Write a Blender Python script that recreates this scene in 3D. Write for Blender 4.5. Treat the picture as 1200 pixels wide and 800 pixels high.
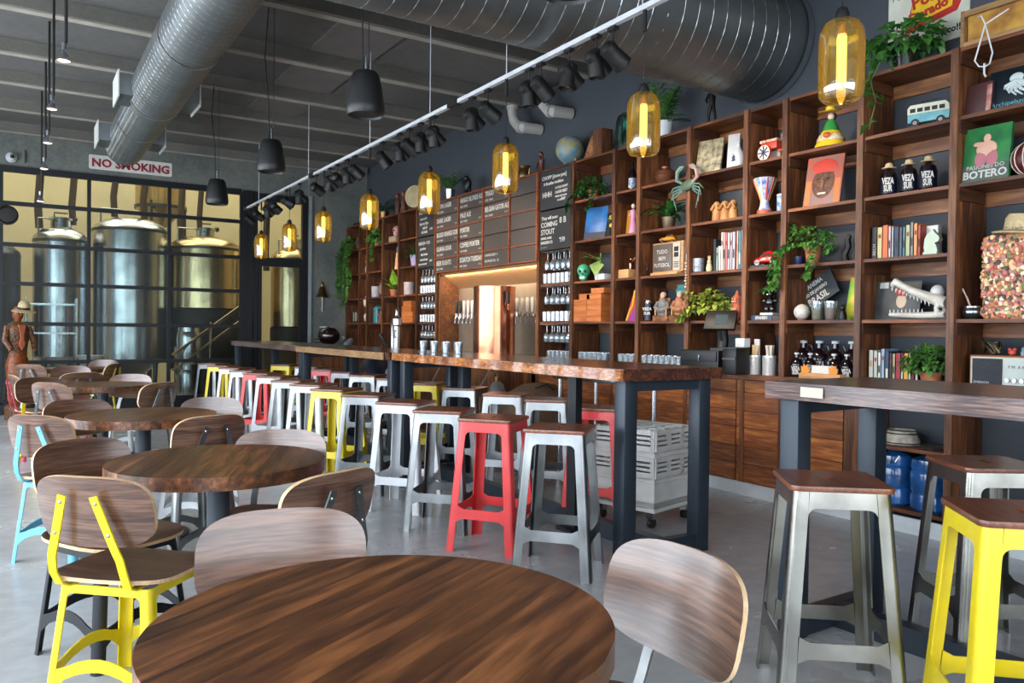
import bpy, bmesh, math, random
from mathutils import Vector, Matrix, Euler
random.seed(7)
PI = math.pi
scene = bpy.context.scene
col = scene.collection
for o in list(bpy.data.objects): bpy.data.objects.remove(o)

# ------------------------------------------------------------------ camera
cam_d = bpy.data.cameras.new('camera'); cam = bpy.data.objects.new('camera', cam_d); col.objects.link(cam)
cam_d.sensor_width = 36.0; cam_d.lens = 921.155 / 1200 * 36; cam_d.clip_start = 0.05; cam_d.clip_end = 200
YAW, TILT, ROLL = 0.56379, 0.01385, 0.01117
F_ = Vector((math.sin(YAW)*math.cos(TILT), math.cos(YAW)*math.cos(TILT), -math.sin(TILT)))
R_ = F_.cross(Vector((0, 0, 1))).normalized(); U_ = R_.cross(F_)
cR, sR = math.cos(ROLL), math.sin(ROLL)
R2 = R_*cR + U_*sR; U2 = U_*cR - R_*sR
cam.matrix_world = Matrix(((R2.x, U2.x, -F_.x, 0), (R2.y, U2.y, -F_.y, 0), (R2.z, U2.z, -F_.z, 1.27), (0, 0, 0, 1)))
scene.camera = cam

# ------------------------------------------------------------------ world, daylight through the windows, exposure
scene.view_settings.view_transform = 'Standard'; scene.view_settings.look = 'None'
scene.view_settings.gamma = 1.0; scene.view_settings.use_curve_mapping = False
scene.view_settings.exposure = 0.12
w = bpy.data.worlds.new('sky'); scene.world = w; w.use_nodes = True
nt = w.node_tree; bg = nt.nodes['Background']
bg.inputs[0].default_value = (0.62, 0.78, 1.0, 1); bg.inputs[1].default_value = 1.0

def area(name, loc, rot, sx, sy, power, color, spread=PI):
    d = bpy.data.lights.new(name, 'AREA'); d.shape = 'RECTANGLE'; d.size = sx; d.size_y = sy
    d.energy = power; d.color = color; d.spread = spread
    o = bpy.data.objects.new(name, d); o.location = loc; o.rotation_euler = rot; col.objects.link(o); return o
# storefront on the left-hand side of the room and behind the camera (both outside the frame)
area('daylight_storefront', (-2.75, 4.6, 1.75), (0, -PI/2, 0), 2.9, 14.0, 900, (0.86, 0.93, 1.0))
area('daylight_entrance', (1.2, -3.35, 1.75), (PI/2, 0, 0), 6.4, 2.9, 270, (0.90, 0.95, 1.0))
# brewhouse skylights beyond the glass wall
area('brewhouse_light', (1.6, 15.6, 6.2), (0, 0, 0), 8.0, 4.2, 520, (1.0, 0.89, 0.70))
try:
    scene.cycles.use_light_tree = False; scene.cycles.use_denoising = True; scene.cycles.denoiser = 'OPENIMAGEDENOISE'
    scene.cycles.sample_clamp_indirect = 4.0; scene.cycles.max_bounces = 8
    scene.cycles.transparent_max_bounces = 16; scene.cycles.caustics_reflective = False; scene.cycles.caustics_refractive = False
except Exception: pass

# ------------------------------------------------------------------ materials
def C(h):
    h = h.lstrip('#'); r = []
    for i in (0, 2, 4):
        c = int(h[i:i+2], 16)/255; r.append(c/12.92 if c <= .04045 else ((c+.055)/1.055)**2.4)
    return (r[0], r[1], r[2], 1)
MATS = {}
def _new(name):
    m = bpy.data.materials.new(name); m.use_nodes = True; n = m.node_tree.nodes; b = n['Principled BSDF']; MATS[name] = m
    return m, m.node_tree, b
def plain(name, hexc, rough=.5, metal=0, var=.12, scale=9, bump=0, hex2=None, spec=None, coat=0, rand=0, detail=4):
    """procedural paint/plastic/metal: noise-driven tone variation, optional bump, optional per-object tint"""
    if name in MATS: return MATS[name]
    m, t, b = _new(name); L = t.links
    tc = t.nodes.new('ShaderNodeTexCoord'); nz = t.nodes.new('ShaderNodeTexNoise'); nz.inputs['Scale'].default_value = scale; nz.inputs['Detail'].default_value = detail
    L.new(tc.outputs['Object'], nz.inputs['Vector'])
    rp = t.nodes.new('ShaderNodeValToRGB'); c = C(hexc); d = C(hex2) if hex2 else tuple(x*(1-var) for x in c[:3])+(1,)
    rp.color_ramp.elements[0].position = .35; rp.color_ramp.elements[1].position = .65
    rp.color_ramp.elements[0].color = d; rp.color_ramp.elements[1].color = c
    L.new(nz.outputs['Fac'], rp.inputs['Fac']); out = rp.outputs['Color']
    if rand:
        oi = t.nodes.new('ShaderNodeObjectInfo'); mr = t.nodes.new('ShaderNodeMapRange'); mr.inputs['To Min'].default_value = 1-rand; mr.inputs['To Max'].default_value = 1+rand*.6
        hs = t.nodes.new('ShaderNodeHueSaturation'); L.new(oi.outputs['Random'], mr.inputs['Value']); L.new(mr.outputs['Result'], hs.inputs['Value']); L.new(out, hs.inputs['Color']); out = hs.outputs['Color']
    L.new(out, b.inputs['Base Color']); b.inputs['Roughness'].default_value = rough; b.inputs['Metallic'].default_value = metal
    if spec is not None: b.inputs['Specular IOR Level'].default_value = spec
    if coat: b.inputs['Coat Weight'].default_value = coat; b.inputs['Coat Roughness'].default_value = .12
    if bump:
        bp = t.nodes.new('ShaderNodeBump'); bp.inputs['Strength'].default_value = bump; bp.inputs['Distance'].default_value = .01
        L.new(nz.outputs['Fac'], bp.inputs['Height']); L.new(bp.outputs['Normal'], b.inputs['Normal'])
    return m
def wood(name, c1, c2, axis='x', freq=18, stretch=14, rough=.45, rand=.25, coat=0, bump=.15, c3=None, sc=None):
    """long-grained wood along one object axis, tone changing from piece to piece"""
    if name in MATS: return MATS[name]
    m, t, b = _new(name); L = t.links
    tc = t.nodes.new('ShaderNodeTexCoord'); mp = t.nodes.new('ShaderNodeMapping'); oi = t.nodes.new('ShaderNodeObjectInfo')
    s = {'x': (1/stretch, 1, 1), 'y': (1, 1/stretch, 1), 'z': (1, 1, 1/stretch)}[axis]
    mp.inputs['Scale'].default_value = sc or s; L.new(tc.outputs['Object'], mp.inputs['Vector'])
    ml = t.nodes.new('ShaderNodeVectorMath'); ml.operation = 'SCALE'; ml.inputs[0].default_value = (7.3, 5.1, 3.7); L.new(oi.outputs['Random'], ml.inputs['Scale'])
    ad = t.nodes.new('ShaderNodeVectorMath'); ad.operation = 'ADD'; L.new(mp.outputs['Vector'], ad.inputs[0]); L.new(ml.outputs['Vector'], ad.inputs[1])
    n1 = t.nodes.new('ShaderNodeTexNoise'); n1.inputs['Scale'].default_value = freq; n1.inputs['Detail'].default_value = 6; n1.inputs['Roughness'].default_value = .65; n1.inputs['Distortion'].default_value = .2
    n2 = t.nodes.new('ShaderNodeTexNoise'); n2.inputs['Scale'].default_value = freq*5.5; n2.inputs['Detail'].default_value = 4
    L.new(ad.outputs['Vector'], n1.inputs['Vector']); L.new(ad.outputs['Vector'], n2.inputs['Vector'])
    mx = t.nodes.new('ShaderNodeMix'); mx.data_type = 'FLOAT'; mx.inputs[0].default_value = .45; L.new(n1.outputs['Fac'], mx.inputs[2]); L.new(n2.outputs['Fac'], mx.inputs[3])
    rp = t.nodes.new('ShaderNodeValToRGB'); e = rp.color_ramp.elements
    e[0].position = .40; e[1].position = .60; e[0].color = C(c1); e[1].color = C(c2)
    if c3: x = e.new(.5); x.color = C(c3)
    L.new(mx.outputs[0], rp.inputs['Fac'])
    mr = t.nodes.new('ShaderNodeMapRange'); mr.inputs['To Min'].default_value = 1-rand; mr.inputs['To Max'].default_value = 1+rand
    wn = t.nodes.new('ShaderNodeTexWhiteNoise'); wn.noise_dimensions = '1D'; L.new(oi.outputs['Random'], wn.inputs['W']); L.new(wn.outputs['Value'], mr.inputs['Value'])
    hs = t.nodes.new('ShaderNodeHueSaturation'); L.new(mr.outputs['Result'], hs.inputs['Value']); L.new(rp.outputs['Color'], hs.inputs['Color']); L.new(hs.outputs['Color'], b.inputs['Base Color'])
    b.inputs['Roughness'].default_value = rough
    if coat: b.inputs['Coat Weight'].default_value = coat; b.inputs['Coat Roughness'].default_value = .22
    if bump:
        bp = t.nodes.new('ShaderNodeBump'); bp.inputs['Strength'].default_value = bump; bp.inputs['Distance'].default_value = .004
        L.new(mx.outputs[0], bp.inputs['Height']); L.new(bp.outputs['Normal'], b.inputs['Normal'])
    return m
def clear(name, hexc, gloss=.12, rough=.03, fk=1.0, body=0, bodyhex=None):
    """thin clear or tinted glass: tinted see-through with a fresnel sheen"""
    if name in MATS: return MATS[name]
    m, t, b = _new(name); L = t.links; t.nodes.remove(b); out = t.nodes['Material Output']
    tr = t.nodes.new('ShaderNodeBsdfTransparent'); c = C(hexc); tr.inputs[0].default_value = c
    gl = t.nodes.new('ShaderNodeBsdfGlossy'); gl.inputs['Roughness'].default_value = rough; gl.inputs['Color'].default_value = (1, 1, 1, 1)
    fr = t.nodes.new('ShaderNodeFresnel'); fr.inputs['IOR'].default_value = 1.45
    ma = t.nodes.new('ShaderNodeMath'); ma.operation = 'MULTIPLY_ADD'; ma.inputs[1].default_value = fk; ma.inputs[2].default_value = gloss; ma.use_clamp = True
    L.new(fr.outputs[0], ma.inputs[0]); mx = t.nodes.new('ShaderNodeMixShader'); L.new(ma.outputs[0], mx.inputs[0]); L.new(tr.outputs[0], mx.inputs[1]); L.new(gl.outputs[0], mx.inputs[2])
    fin = mx.outputs[0]
    if body:   # cloudy or coloured glass: part of the light is scattered in the wall of the glass
        df = t.nodes.new('ShaderNodeBsdfDiffuse'); tl = t.nodes.new('ShaderNodeBsdfTranslucent'); bc = C(bodyhex or hexc); df.inputs[0].default_value = bc; tl.inputs[0].default_value = bc
        m2 = t.nodes.new('ShaderNodeMixShader'); L.new(df.outputs[0], m2.inputs[1]); L.new(tl.outputs[0], m2.inputs[2]); m3 = t.nodes.new('ShaderNodeMixShader'); m3.inputs[0].default_value = body
        L.new(fin, m3.inputs[1]); L.new(m2.outputs[0], m3.inputs[2]); fin = m3.outputs[0]
    L.new(fin, out.inputs[0]); return m
def glow(name, hexc, strength):
    if name in MATS: return MATS[name]
    m, t, b = _new(name); b.inputs['Base Color'].default_value = C(hexc); b.inputs['Emission Color'].default_value = C(hexc); b.inputs['Emission Strength'].default_value = strength; return m
def concrete(name, c1, c2, rough, scale=1.2, c3=None, bump=.08, fine=14):
    m, t, b = _new(name); L = t.links; tc = t.nodes.new('ShaderNodeTexCoord')
    n1 = t.nodes.new('ShaderNodeTexNoise'); n1.inputs['Scale'].default_value = scale; n1.inputs['Detail'].default_value = 7; n1.inputs['Roughness'].default_value = .6
    n2 = t.nodes.new('ShaderNodeTexNoise'); n2.inputs['Scale'].default_value = scale*fine; n2.inputs['Detail'].default_value = 5
    for n in (n1, n2): L.new(tc.outputs['Object'], n.inputs['Vector'])
    mx = t.nodes.new('ShaderNodeMix'); mx.data_type = 'FLOAT'; mx.inputs[0].default_value = .3; L.new(n1.outputs['Fac'], mx.inputs[2]); L.new(n2.outputs['Fac'], mx.inputs[3])
    rp = t.nodes.new('ShaderNodeValToRGB'); e = rp.color_ramp.elements; e[0].position = .38; e[1].position = .62; e[0].color = C(c1); e[1].color = C(c2)
    L.new(mx.outputs[0], rp.inputs['Fac']); L.new(rp.outputs['Color'], b.inputs['Base Color'])
    rr = t.nodes.new('ShaderNodeMapRange'); rr.inputs['To Min'].default_value = rough*.95; rr.inputs['To Max'].default_value = rough*1.06; L.new(n1.outputs['Fac'], rr.inputs['Value']); L.new(rr.outputs['Result'], b.inputs['Roughness'])
    bp = t.nodes.new('ShaderNodeBump'); bp.inputs['Strength'].default_value = bump; bp.inputs['Distance'].default_value = .01; L.new(mx.outputs[0], bp.inputs['Height']); L.new(bp.outputs['Normal'], b.inputs['Normal'])
    return m

# ------------------------------------------------------------------ geometry collector
class G:
    def __init__(s): s.v = []; s.f = []; s.mi = []
    def add(s, vs, fs, mi=0):
        o = len(s.v); s.v += [tuple(x) for x in vs]; s.f += [[i+o for i in f] for f in fs]; s.mi += [mi]*len(fs); return s
    def box(s, c, d, rot=None, mi=0, bev=0):
        x, y, z = d[0]/2, d[1]/2, d[2]/2
        if bev:
            bm = bmesh.new(); bmesh.ops.create_cube(bm, size=1); 
            for v in bm.verts: v.co = Vector((v.co.x*d[0], v.co.y*d[1], v.co.z*d[2]))
            bmesh.ops.bevel(bm, geom=bm.edges[:], offset=min(bev, min(d)*.49), segments=2, profile=.5, affect='EDGES')
            bm.verts.index_update(); vs = [v.co.copy() for v in bm.verts]; fs = [[v.index for v in f.verts] for f in bm.faces]; bm.free()
        else:
            vs = [Vector(p) for p in ((-x,-y,-z),(x,-y,-z),(x,y,-z),(-x,y,-z),(-x,-y,z),(x,-y,z),(x,y,z),(-x,y,z))]
            fs = [(0,3,2,1),(4,5,6,7),(0,1,5,4),(1,2,6,5),(2,3,7,6),(3,0,4,7)]
        if rot is not None:
            E_ = Euler(rot).to_matrix(); vs = [E_ @ v for v in vs]
        cc = Vector(c); return s.add([v+cc for v in vs], fs, mi)
    def loft(s, loops, cap=True, mi=0, closed=False, ring=False):
        n = len(loops[0]); o = len(s.v)
        for l in loops: s.v += [tuple(p) for p in l]
        m = len(loops); k0 = len(s.f)
        for i in range(m if ring else m-1):
            a = o+i*n; b = o+((i+1) % m)*n
            for j in range(n): s.f.append([a+j, a+(j+1) % n, b+(j+1) % n, b+j])
        if cap and not ring:
            s.f.append([o+j for j in range(n)][::-1]); s.f.append([o+(m-1)*n+j for j in range(n)])
        s.mi += [mi]*(len(s.f)-k0); return s
    def lathe(s, prof, seg=20, c=(0,0,0), mi=0, cap=True, ax='z', sx=1, sy=1):
        loops = []
        for r, z in prof:
            l = []
            for k in range(seg):
                a = 2*PI*k/seg; x, y = max(r, 1e-4)*math.cos(a)*sx, max(r, 1e-4)*math.sin(a)*sy
                p = (x, y, z) if ax == 'z' else ((z, x, y) if ax == 'x' else (y, z, x))
                l.append((p[0]+c[0], p[1]+c[1], p[2]+c[2]))
            loops.append(l)
        return s.loft(loops, cap, mi)
    def tube(s, path, r, seg=8, mi=0, cap=True, flat=None):
        path = [Vector(p) for p in path]; n = len(path); loops = []; up = None
        for i, p in enumerate(path):
            t = (path[min(i+1, n-1)]-path[max(i-1, 0)]).normalized()
            if up is None: up = Vector((0,0,1)) if abs(t.z) < .9 else Vector((0,1,0))
            a = t.cross(up); a = a.normalized() if a.length > 1e-6 else Vector((1,0,0)); b = a.cross(t).normalized(); up = b
            rr = r[i] if isinstance(r, (list, tuple)) else r
            ra, rb = (rr, rr) if flat is None else (rr, rr*flat)
            loops.append([p+a*math.cos(2*PI*k/seg)*ra+b*math.sin(2*PI*k/seg)*rb for k in range(seg)])
        return s.loft(loops, cap, mi)
    def ball(s, c, r, seg=14, rings=8, mi=0, rot=None):
        if not isinstance(r, (tuple, list)): r = (r, r, r)
        E_ = Euler(rot).to_matrix() if rot else None; loops = []
        for i in range(rings+1):
            t = -PI/2+PI*i/rings; q = max(math.cos(t), 1e-3); l = []
            for k in range(seg):
                a = 2*PI*k/seg; p = Vector((q*math.cos(a)*r[0], q*math.sin(a)*r[1], math.sin(t)*r[2]))
                if E_: p = E_ @ p
                l.append(p+Vector(c))
            loops.append(l)
        return s.loft(loops, True, mi)
    def prism(s, poly, t0, t1, fn, mi=0):
        """polygon (u,v) swept from depth t0 to t1; fn(u,v,t)->xyz"""
        n = len(poly); a = [fn(u, v, t0) for u, v in poly]; b = [fn(u, v, t1) for u, v in poly]
        fs = [list(range(n))[::-1], list(range(n, 2*n))]+[[i, (i+1) % n, n+(i+1) % n, n+i] for i in range(n)]
        return s.add(a+b, fs, mi)
    def move(s, M): s.v = [tuple(M @ Vector(p)) for p in s.v]; return s
    def mesh(s, name, mats, ang=35):
        me = bpy.data.meshes.new(name); me.from_pydata(s.v, [], s.f)
        for m in (mats if isinstance(mats, (list, tuple)) else [mats]): me.materials.append(m)
        me.polygons.foreach_set('material_index', s.mi); me.update()
        bm = bmesh.new(); bm.from_mesh(me); bmesh.ops.recalc_face_normals(bm, faces=bm.faces[:]); bm.to_mesh(me); bm.free()
        me.polygons.foreach_set('use_smooth', [True]*len(me.polygons))
        try: me.set_sharp_from_angle(angle=math.radians(ang))
        except Exception: pass
        return me
def link(name, me, parent=None, loc=(0,0,0), rot=(0,0,0)):
    o = bpy.data.objects.new(name, me); col.objects.link(o); o.parent = parent; o.location = loc; o.rotation_euler = rot; return o
def P(g, name, mats, parent=None, loc=(0,0,0), rot=(0,0,0), label=None):
    o = link(name, g.mesh(name, mats), parent, loc, rot)
    if label: o['label'] = label
    return o
def tag(o, label, cat, group=None, kind=None):
    if label: o['label'] = label
    if cat: o['category'] = cat
    if group: o['group'] = group
    if kind: o['kind'] = kind
    return o
def T(name, label, cat, loc=(0,0,0), rz=0, group=None, rot=None):
    o = bpy.data.objects.new(name, None); col.objects.link(o); o.location = loc; o.rotation_euler = rot or (0, 0, rz); o.empty_display_size = .1
    return tag(o, label, cat, group)
def S(g, name, mats, parent=None, loc=(0,0,0), rot=(0,0,0)):
    o = P(g, name, mats, parent, loc, rot)
    if parent is None: o['kind'] = 'structure'
    return o
def copy_tree(o, parent=None):
    c = o.copy(); col.objects.link(c); c.parent = parent
    for ch in [x for x in o.children]: copy_tree(ch, c)
    return c
def text(s, name, mat, parent, loc, rot, size, ext=.0008, align='LEFT', bold=0, sx=1):
    cu = bpy.data.curves.new(name, 'FONT'); cu.body = s; cu.size = size; cu.extrude = ext; cu.align_x = align; cu.offset = bold; cu.resolution_u = 2
    q = bpy.data.objects.new(name, cu); col.objects.link(q); bpy.context.view_layer.update()
    me = bpy.data.meshes.new_from_object(q.evaluated_get(bpy.context.evaluated_depsgraph_get())); bpy.data.objects.remove(q); bpy.data.curves.remove(cu)
    me.name = name; me.materials.clear(); me.materials.append(mat)
    o = link(name, me, parent, loc, rot); o.scale = (sx, 1, 1); return o
def rrect(hw, hh, r, n=5):
    p = []
    for cx, cy, a0 in ((hw-r, hh-r, 0), (-hw+r, hh-r, PI/2), (-hw+r, -hh+r, PI), (hw-r, -hh+r, 1.5*PI)):
        for k in range(n+1): a = a0+PI/2*k/n; p.append((cx+r*math.cos(a), cy+r*math.sin(a)))
    return p

ORD = 'first second third fourth fifth sixth seventh eighth ninth tenth eleventh twelfth thirteenth fourteenth fifteenth sixteenth seventeenth eighteenth nineteenth twentieth'.split()
def ordinal(k): return ORD[k]
# ================================================================== the room
M_floor = concrete('polished_concrete', 'a2a4a6', 'babcbe', .27, .8, bump=.01)
M_conc = concrete('rough_concrete', '565a5a', '74786f', .8, 1.6, bump=.25)
M_wall = plain('slate_paint', '42474e', .75, var=.12, scale=2)
M_deck = concrete('ceiling_deck_paint', '555452', '65635f', .8, .9, bump=.05)
M_beam = concrete('ceiling_beam_concrete', '5c5a55', '6c6962', .8, 2.0, bump=.12)
M_blackm = plain('black_window_steel', '11161c', .45, .2, scale=5)
M_pane = clear('window_glass', 'e4ebea', .012, .35, .0)
M_white = plain('white_baseboard_paint', 'cfd3d6', .5)
M_brew = plain('brewhouse_wall_paint', 'd6c6a0', .8, var=.1, scale=1.5)
M_leftw = plain('side_wall_plaster', 'b9bcbc', .8)

g = G().box((1.3, 7.6, -.1), (11.4, 22.4, .2)); S(g, 'floor', M_floor)
S(G().box((5.27, 4.95, 2.1), (.1, 16.9, 4.2)), 'wall_right', M_wall)
# concrete end wall: lintel over the brewhouse glazing, pier beside the bookcase
wb = S(G().box((.8, 13.32, 3.84), (6.8, .24, .72)).box((4.72, 13.26, 1.74), (1.0, .36, 3.48)).box((4.72, 13.26, 3.84), (1.04, .36, .72)), 'wall_back', M_conc)
# side wall with storefront openings (outside the frame) and entrance wall behind the camera
S(G().box((-2.6, 4.95, .15), (.2, 16.9, .3)).box((-2.6, 4.95, 3.75), (.2, 16.9, .9)), 'wall_left', M_leftw)
S(G().box((1.3, -3.2, .15), (7.9, .2, .3)).box((1.3, -3.2, 3.75), (7.9, .2, .9)), 'wall_front', M_leftw)
wl = S(G().box((-2.6, -3.1, 1.8), (.09, .09, 3.0)), 'window_3', M_blackm)
for k in range(8): P(G().box((-2.6, -.9+k*2.0, 1.8), (.09, .07, 3.0)), 'mullion', M_blackm, wl)
P(G().box((-2.6, 4.95, 2.5), (.07, 16.6, .06)), 'rail', M_blackm, wl)
we = S(G().box((5.1, -3.2, 1.8), (.09, .09, 3.0)), 'window_4', M_blackm)
for k in range(5): P(G().box((-1.4+k*1.5, -3.2, 1.8), (.07, .09, 3.0)), 'mullion', M_blackm, we)

# ceiling: painted deck, shallow concrete beams running across, one run of lighter infill panels
ce = S(G().box((1.3, 5.05, 4.16), (8.0, 16.8, .18)), 'ceiling', M_deck)
soff_me = G().box((0, .02, -.069), (7.7, .09, .008)).mesh('soffit', plain('beam_soffit_bounce_lit', 'a39c90', .9, var=.2, scale=5))  # thin paler strip: light bounced up from the floor, painted onto the beam underside
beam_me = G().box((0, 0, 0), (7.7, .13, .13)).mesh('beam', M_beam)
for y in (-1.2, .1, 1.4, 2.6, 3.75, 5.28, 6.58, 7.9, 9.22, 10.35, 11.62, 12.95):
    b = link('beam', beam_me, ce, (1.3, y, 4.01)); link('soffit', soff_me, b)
pan_me = G().box((0, 0, 0), (.64, 1.0, .03)).mesh('panel', plain('infill_panel_grey', '6b6662', .85, scale=3))
for y in (5.93, 7.24, 8.56, 9.8): link('panel', pan_me, ce, (2.8, y, 4.055))

# brewhouse glazing: black steel grid with separate panes
xs = [-2.36, -1.27, -.17, .92, 2.02, 3.11]; zs = [.17, .74, 1.29, 1.86, 2.41, 2.99, 3.46]
w1 = S(G().box((.375, 13.2, .085), (5.5, .07, .17)), 'window_1', M_blackm)
for x in xs: P(G().box((x, 13.2, 1.8), (.05, .07, 3.3)), 'mullion', M_blackm, w1)
for z in zs: P(G().box((.375, 13.2, z if z < 3.4 else 3.47), (5.45, .062, .055 if z < 3.4 else .09)), 'rail', M_blackm, w1)
for i in range(5):
    for j in range(6):
        P(G().box(((xs[i]+xs[i+1])/2, 13.2, (zs[j]+zs[j+1])/2), (xs[i+1]-xs[i]-.05, .006, zs[j+1]-zs[j]-.055)), 'pane', M_pane, w1)
# doorway with its heavy black posts
d1 = S(G().box((3.23, 13.19, 1.75), (.1, .1, 3.5)).box((3.33, 13.2, 1.75), (.07, .08, 3.5)), 'door_1', M_blackm)
P(G().box((3.16, 13.2, 1.75), (.05, .09, 3.5)), 'door_post', M_blackm, d1)
P(G().box((4.15, 13.2, 1.75), (.09, .09, 3.5)), 'door_post', M_blackm, d1)
P(G().box((3.76, 13.2, 3.42), (.8, .08, .12)), 'door_head', M_blackm, d1)
P(G().box((3.76, 13.2, 2.36), (.8, .08, .14)), 'door_rail', M_blackm, d1)
P(G().box((3.76, 13.2, .13), (.8, .08, .26)), 'door_rail', M_blackm, d1)
P(G().box((4.08, 13.17, 1.25), (.06, .06, 2.1)), 'door_stile', M_blackm, d1)
P(G().box((3.40, 13.17, 1.25), (.06, .06, 2.1)), 'door_stile', M_blackm, d1)
for z0, z1 in ((.26, 2.29), (2.43, 3.36)): P(G().box((3.74, 13.2, (z0+z1)/2), (.72, .006, z1-z0)), 'pane', M_pane, d1)
S(G().box((4.21, 13.07, 1.75), (.05, .03, 3.5)), 'trim_1', plain('pier_edge_trim', '8f979c', .5))
S(G().box((4.845, 2.3+3.3, .05), (.02, 8.0, .1)), 'baseboard_right', M_white)

# ------------------------------------------------------------------ brewhouse beyond the glass
S(G().box((1.3, 18.3, 3.4), (11.4, .2, 7.0)), 'wall_brewhouse', M_brew)
S(G().box((-4.3, 15.8, 3.4), (.2, 5.1, 7.0)), 'wall_brewhouse_left', M_brew)
S(G().box((6.9, 15.8, 3.4), (.2, 5.1, 7.0)), 'wall_brewhouse_right', M_brew)
S(G().box((1.3, 15.8, 6.95), (11.4, 5.2, .1)), 'ceiling_brewhouse', M_deck)
S(G().box((1.3, 13.42, 5.55), (11.4, .1, 2.8)), 'wall_brewhouse_front', M_brew)
S(G().box((6.1, 13.42, 2.1), (1.7, .1, 4.2)), 'wall_brewhouse_side', M_brew)
S(G().box((-3.5, 13.42, 2.1), (1.7, .1, 4.2)), 'wall_brewhouse_corner', M_brew)
M_ss = plain('brushed_steel', 'b9bcc0', .24, 1, var=.15, scale=3)
M_ssd = plain('dark_steel', '5a5d60', .4, 1)
M_gold = plain('warm_steel', 'c9b48c', .25, 1, var=.15, scale=3)
M_hose = plain('brown_hose', '4a3a2c', .6)
M_dark = plain('dark_equipment', '1e1d1c', .6)
def brew_tank(label, x, y, r, z0, z1, mat, manway=True, skirt=False):
    t = T('brewing_tank', label, 'tank', (x, y, 0), 0, 'brewing tanks behind the glass')
    P(G().lathe([(r, z0), (r, z1)], 40), 'shell', mat, t)
    P(G().lathe([(r*1.005, z1), (r*.97, z1+.06), (r*.75, z1+.16), (r*.4, z1+.22), (.02, z1+.24)], 40), 'dome', mat, t)
    P(G().lathe([(r*1.012, z1-.05), (r*1.012, z1)], 40), 'band', M_ssd, t)
    P(G().lathe([(r, z0), (r*.5, z0-.22), (.08, z0-.42)], 32), 'cone', mat, t)
    for k in range(4):
        a = PI/4+k*PI/2; P(G().tube([(r*.8*math.cos(a), r*.8*math.sin(a), 0), (r*.85*math.cos(a), r*.85*math.sin(a), z0+.05)], .04), 'leg', M_ssd, t)
    if manway:
        m = P(G().lathe([(.16, z1+.15), (.16, z1+.34), (.19, z1+.34), (.19, z1+.38), (.05, z1+.4)], 20), 'manway', M_ss, t)
        P(G().ball((.2, 0, z1+.38), .05, 8, 6), 'valve', M_ssd, m); P(G().tube([(-.1, 0, z1+.4), (-.1, 0, z1+.47), (.1, 0, z1+.47)], .015), 'valve_handle', M_ssd, m)
    P(G().tube([(-r*.8, -.2, z1+.05), (-r*.8, -.2, z1+.34), (-r*.3, -.2, z1+.34)], .018), 'vent_pipe', M_ss, t)
    if skirt: P(G().lathe([(r*1.02, .5), (r*1.02, z0-.02)], 32), 'burner_skirt', M_dark, t)
    return t
brew_tank('tall steel brewing tank with round manway, behind the wooden statue', .66, 15.5, .42, .75, 2.72, M_ss)
brew_tank('largest steel brewing tank, centre of the glass wall', 1.75, 15.6, .62, .7, 2.98, M_ss, False)
brew_tank('squat steel brewing tank standing on a dark skirt', 3.02, 15.6, .64, 1.62, 2.74, M_gold, True, True)
brew_tank('slim brass-toned tank seen through the glass door', 4.62, 15.4, .42, 1.3, 2.62, M_gold, True, True)
brew_tank('partly hidden steel tank at the edge of the glass wall', -.42, 15.4, .5, .8, 2.42, M_ssd, False)
t = T('grain_hopper', 'conical galvanised grain hopper hung high behind the tanks', 'hopper', (2.43, 16.9, 3.1))
P(G().lathe([(.46, .5), (.46, 1.4)], 32), 'drum', M_gold, t); P(G().lathe([(.03, .05), (.46, .5)], 32), 'cone', M_gold, t)
P(G().lathe([(.48, .48), (.48, .54)], 32), 'rim', M_ssd, t)
for k in range(3):
    a = k*2.1; P(G().tube([(.45*math.cos(a), .45*math.sin(a), .6), (.45*math.cos(a), .45*math.sin(a), -3.1)], .025, 6), 'leg', M_ssd, t)
hoses = [(.36, 15.4, 2.9, .06), (.86, 15.5, 3.0, .055), (1.5, 15.5, 3.2, .055), (1.98, 15.5, 3.2, .06), (2.6, 15.5, 2.85, .06), (2.95, 15.6, 2.95, .05), (3.86, 14.4, 2.3, .06)]
hl = ['over the tank behind the statue', 'beside the manway of the statue-side tank', 'over the left side of the largest tank', 'over the right side of the largest tank', 'bending down to the squat tank', 'straight above the squat tank', 'seen through the glass door']
for (x, y, z, r), l in zip(hoses, hl):
    g = G().tube([(x+.05, y, 6.9), (x+.02, y, 4.6), (x, y, 3.9), (x-.04, y, z+.35), (x-.02, y, z)], r, 10); tag(P(g, 'exhaust_hose', M_hose), 'brown exhaust hose '+l, 'hose', 'brown hoses above the tanks')
t = T('wire_rack', 'tall chrome wire shelving rack behind the glass', 'rack', (.48, 14.3, 0))
for x in (-.34, .34):
    for y in (-.2, .2): P(G().tube([(x, y, 0), (x, y, 1.7)], .014, 6), 'post', M_ss, t)
for z in (.25, .7, 1.15, 1.6):
    gg = G().box((0, -.2, z), (.7, .012, .025)).box((0, .2, z), (.7, .012, .025))
    for k in range(9): gg.box((-.32+k*.08, 0, z), (.006, .4, .006))
    P(gg, 'wire_shelf', M_ss, t)
for k in range(9): P(G().tube([(-.32+k*.08, .21, .1), (-.32+k*.08, .21, 1.65)], .005, 5), 'wire', M_ss, t)
def keg(label, x, y, z):
    t = T('steel_keg', label, 'keg', (x, y, z), 0, 'kegs behind the glass')
    P(G().lathe([(.17, 0), (.19, .03), (.2, .1), (.2, .45), (.19, .52), (.17, .56)], 20), 'barrel', M_ss, t)
    P(G().lathe([(.175, .5), (.175, .64), (.155, .64), (.155, .5)], 20, cap=False), 'chime', M_ss, t); P(G().lathe([(.05, .56), (.04, .6)], 10), 'valve', M_ssd, t)
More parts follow.
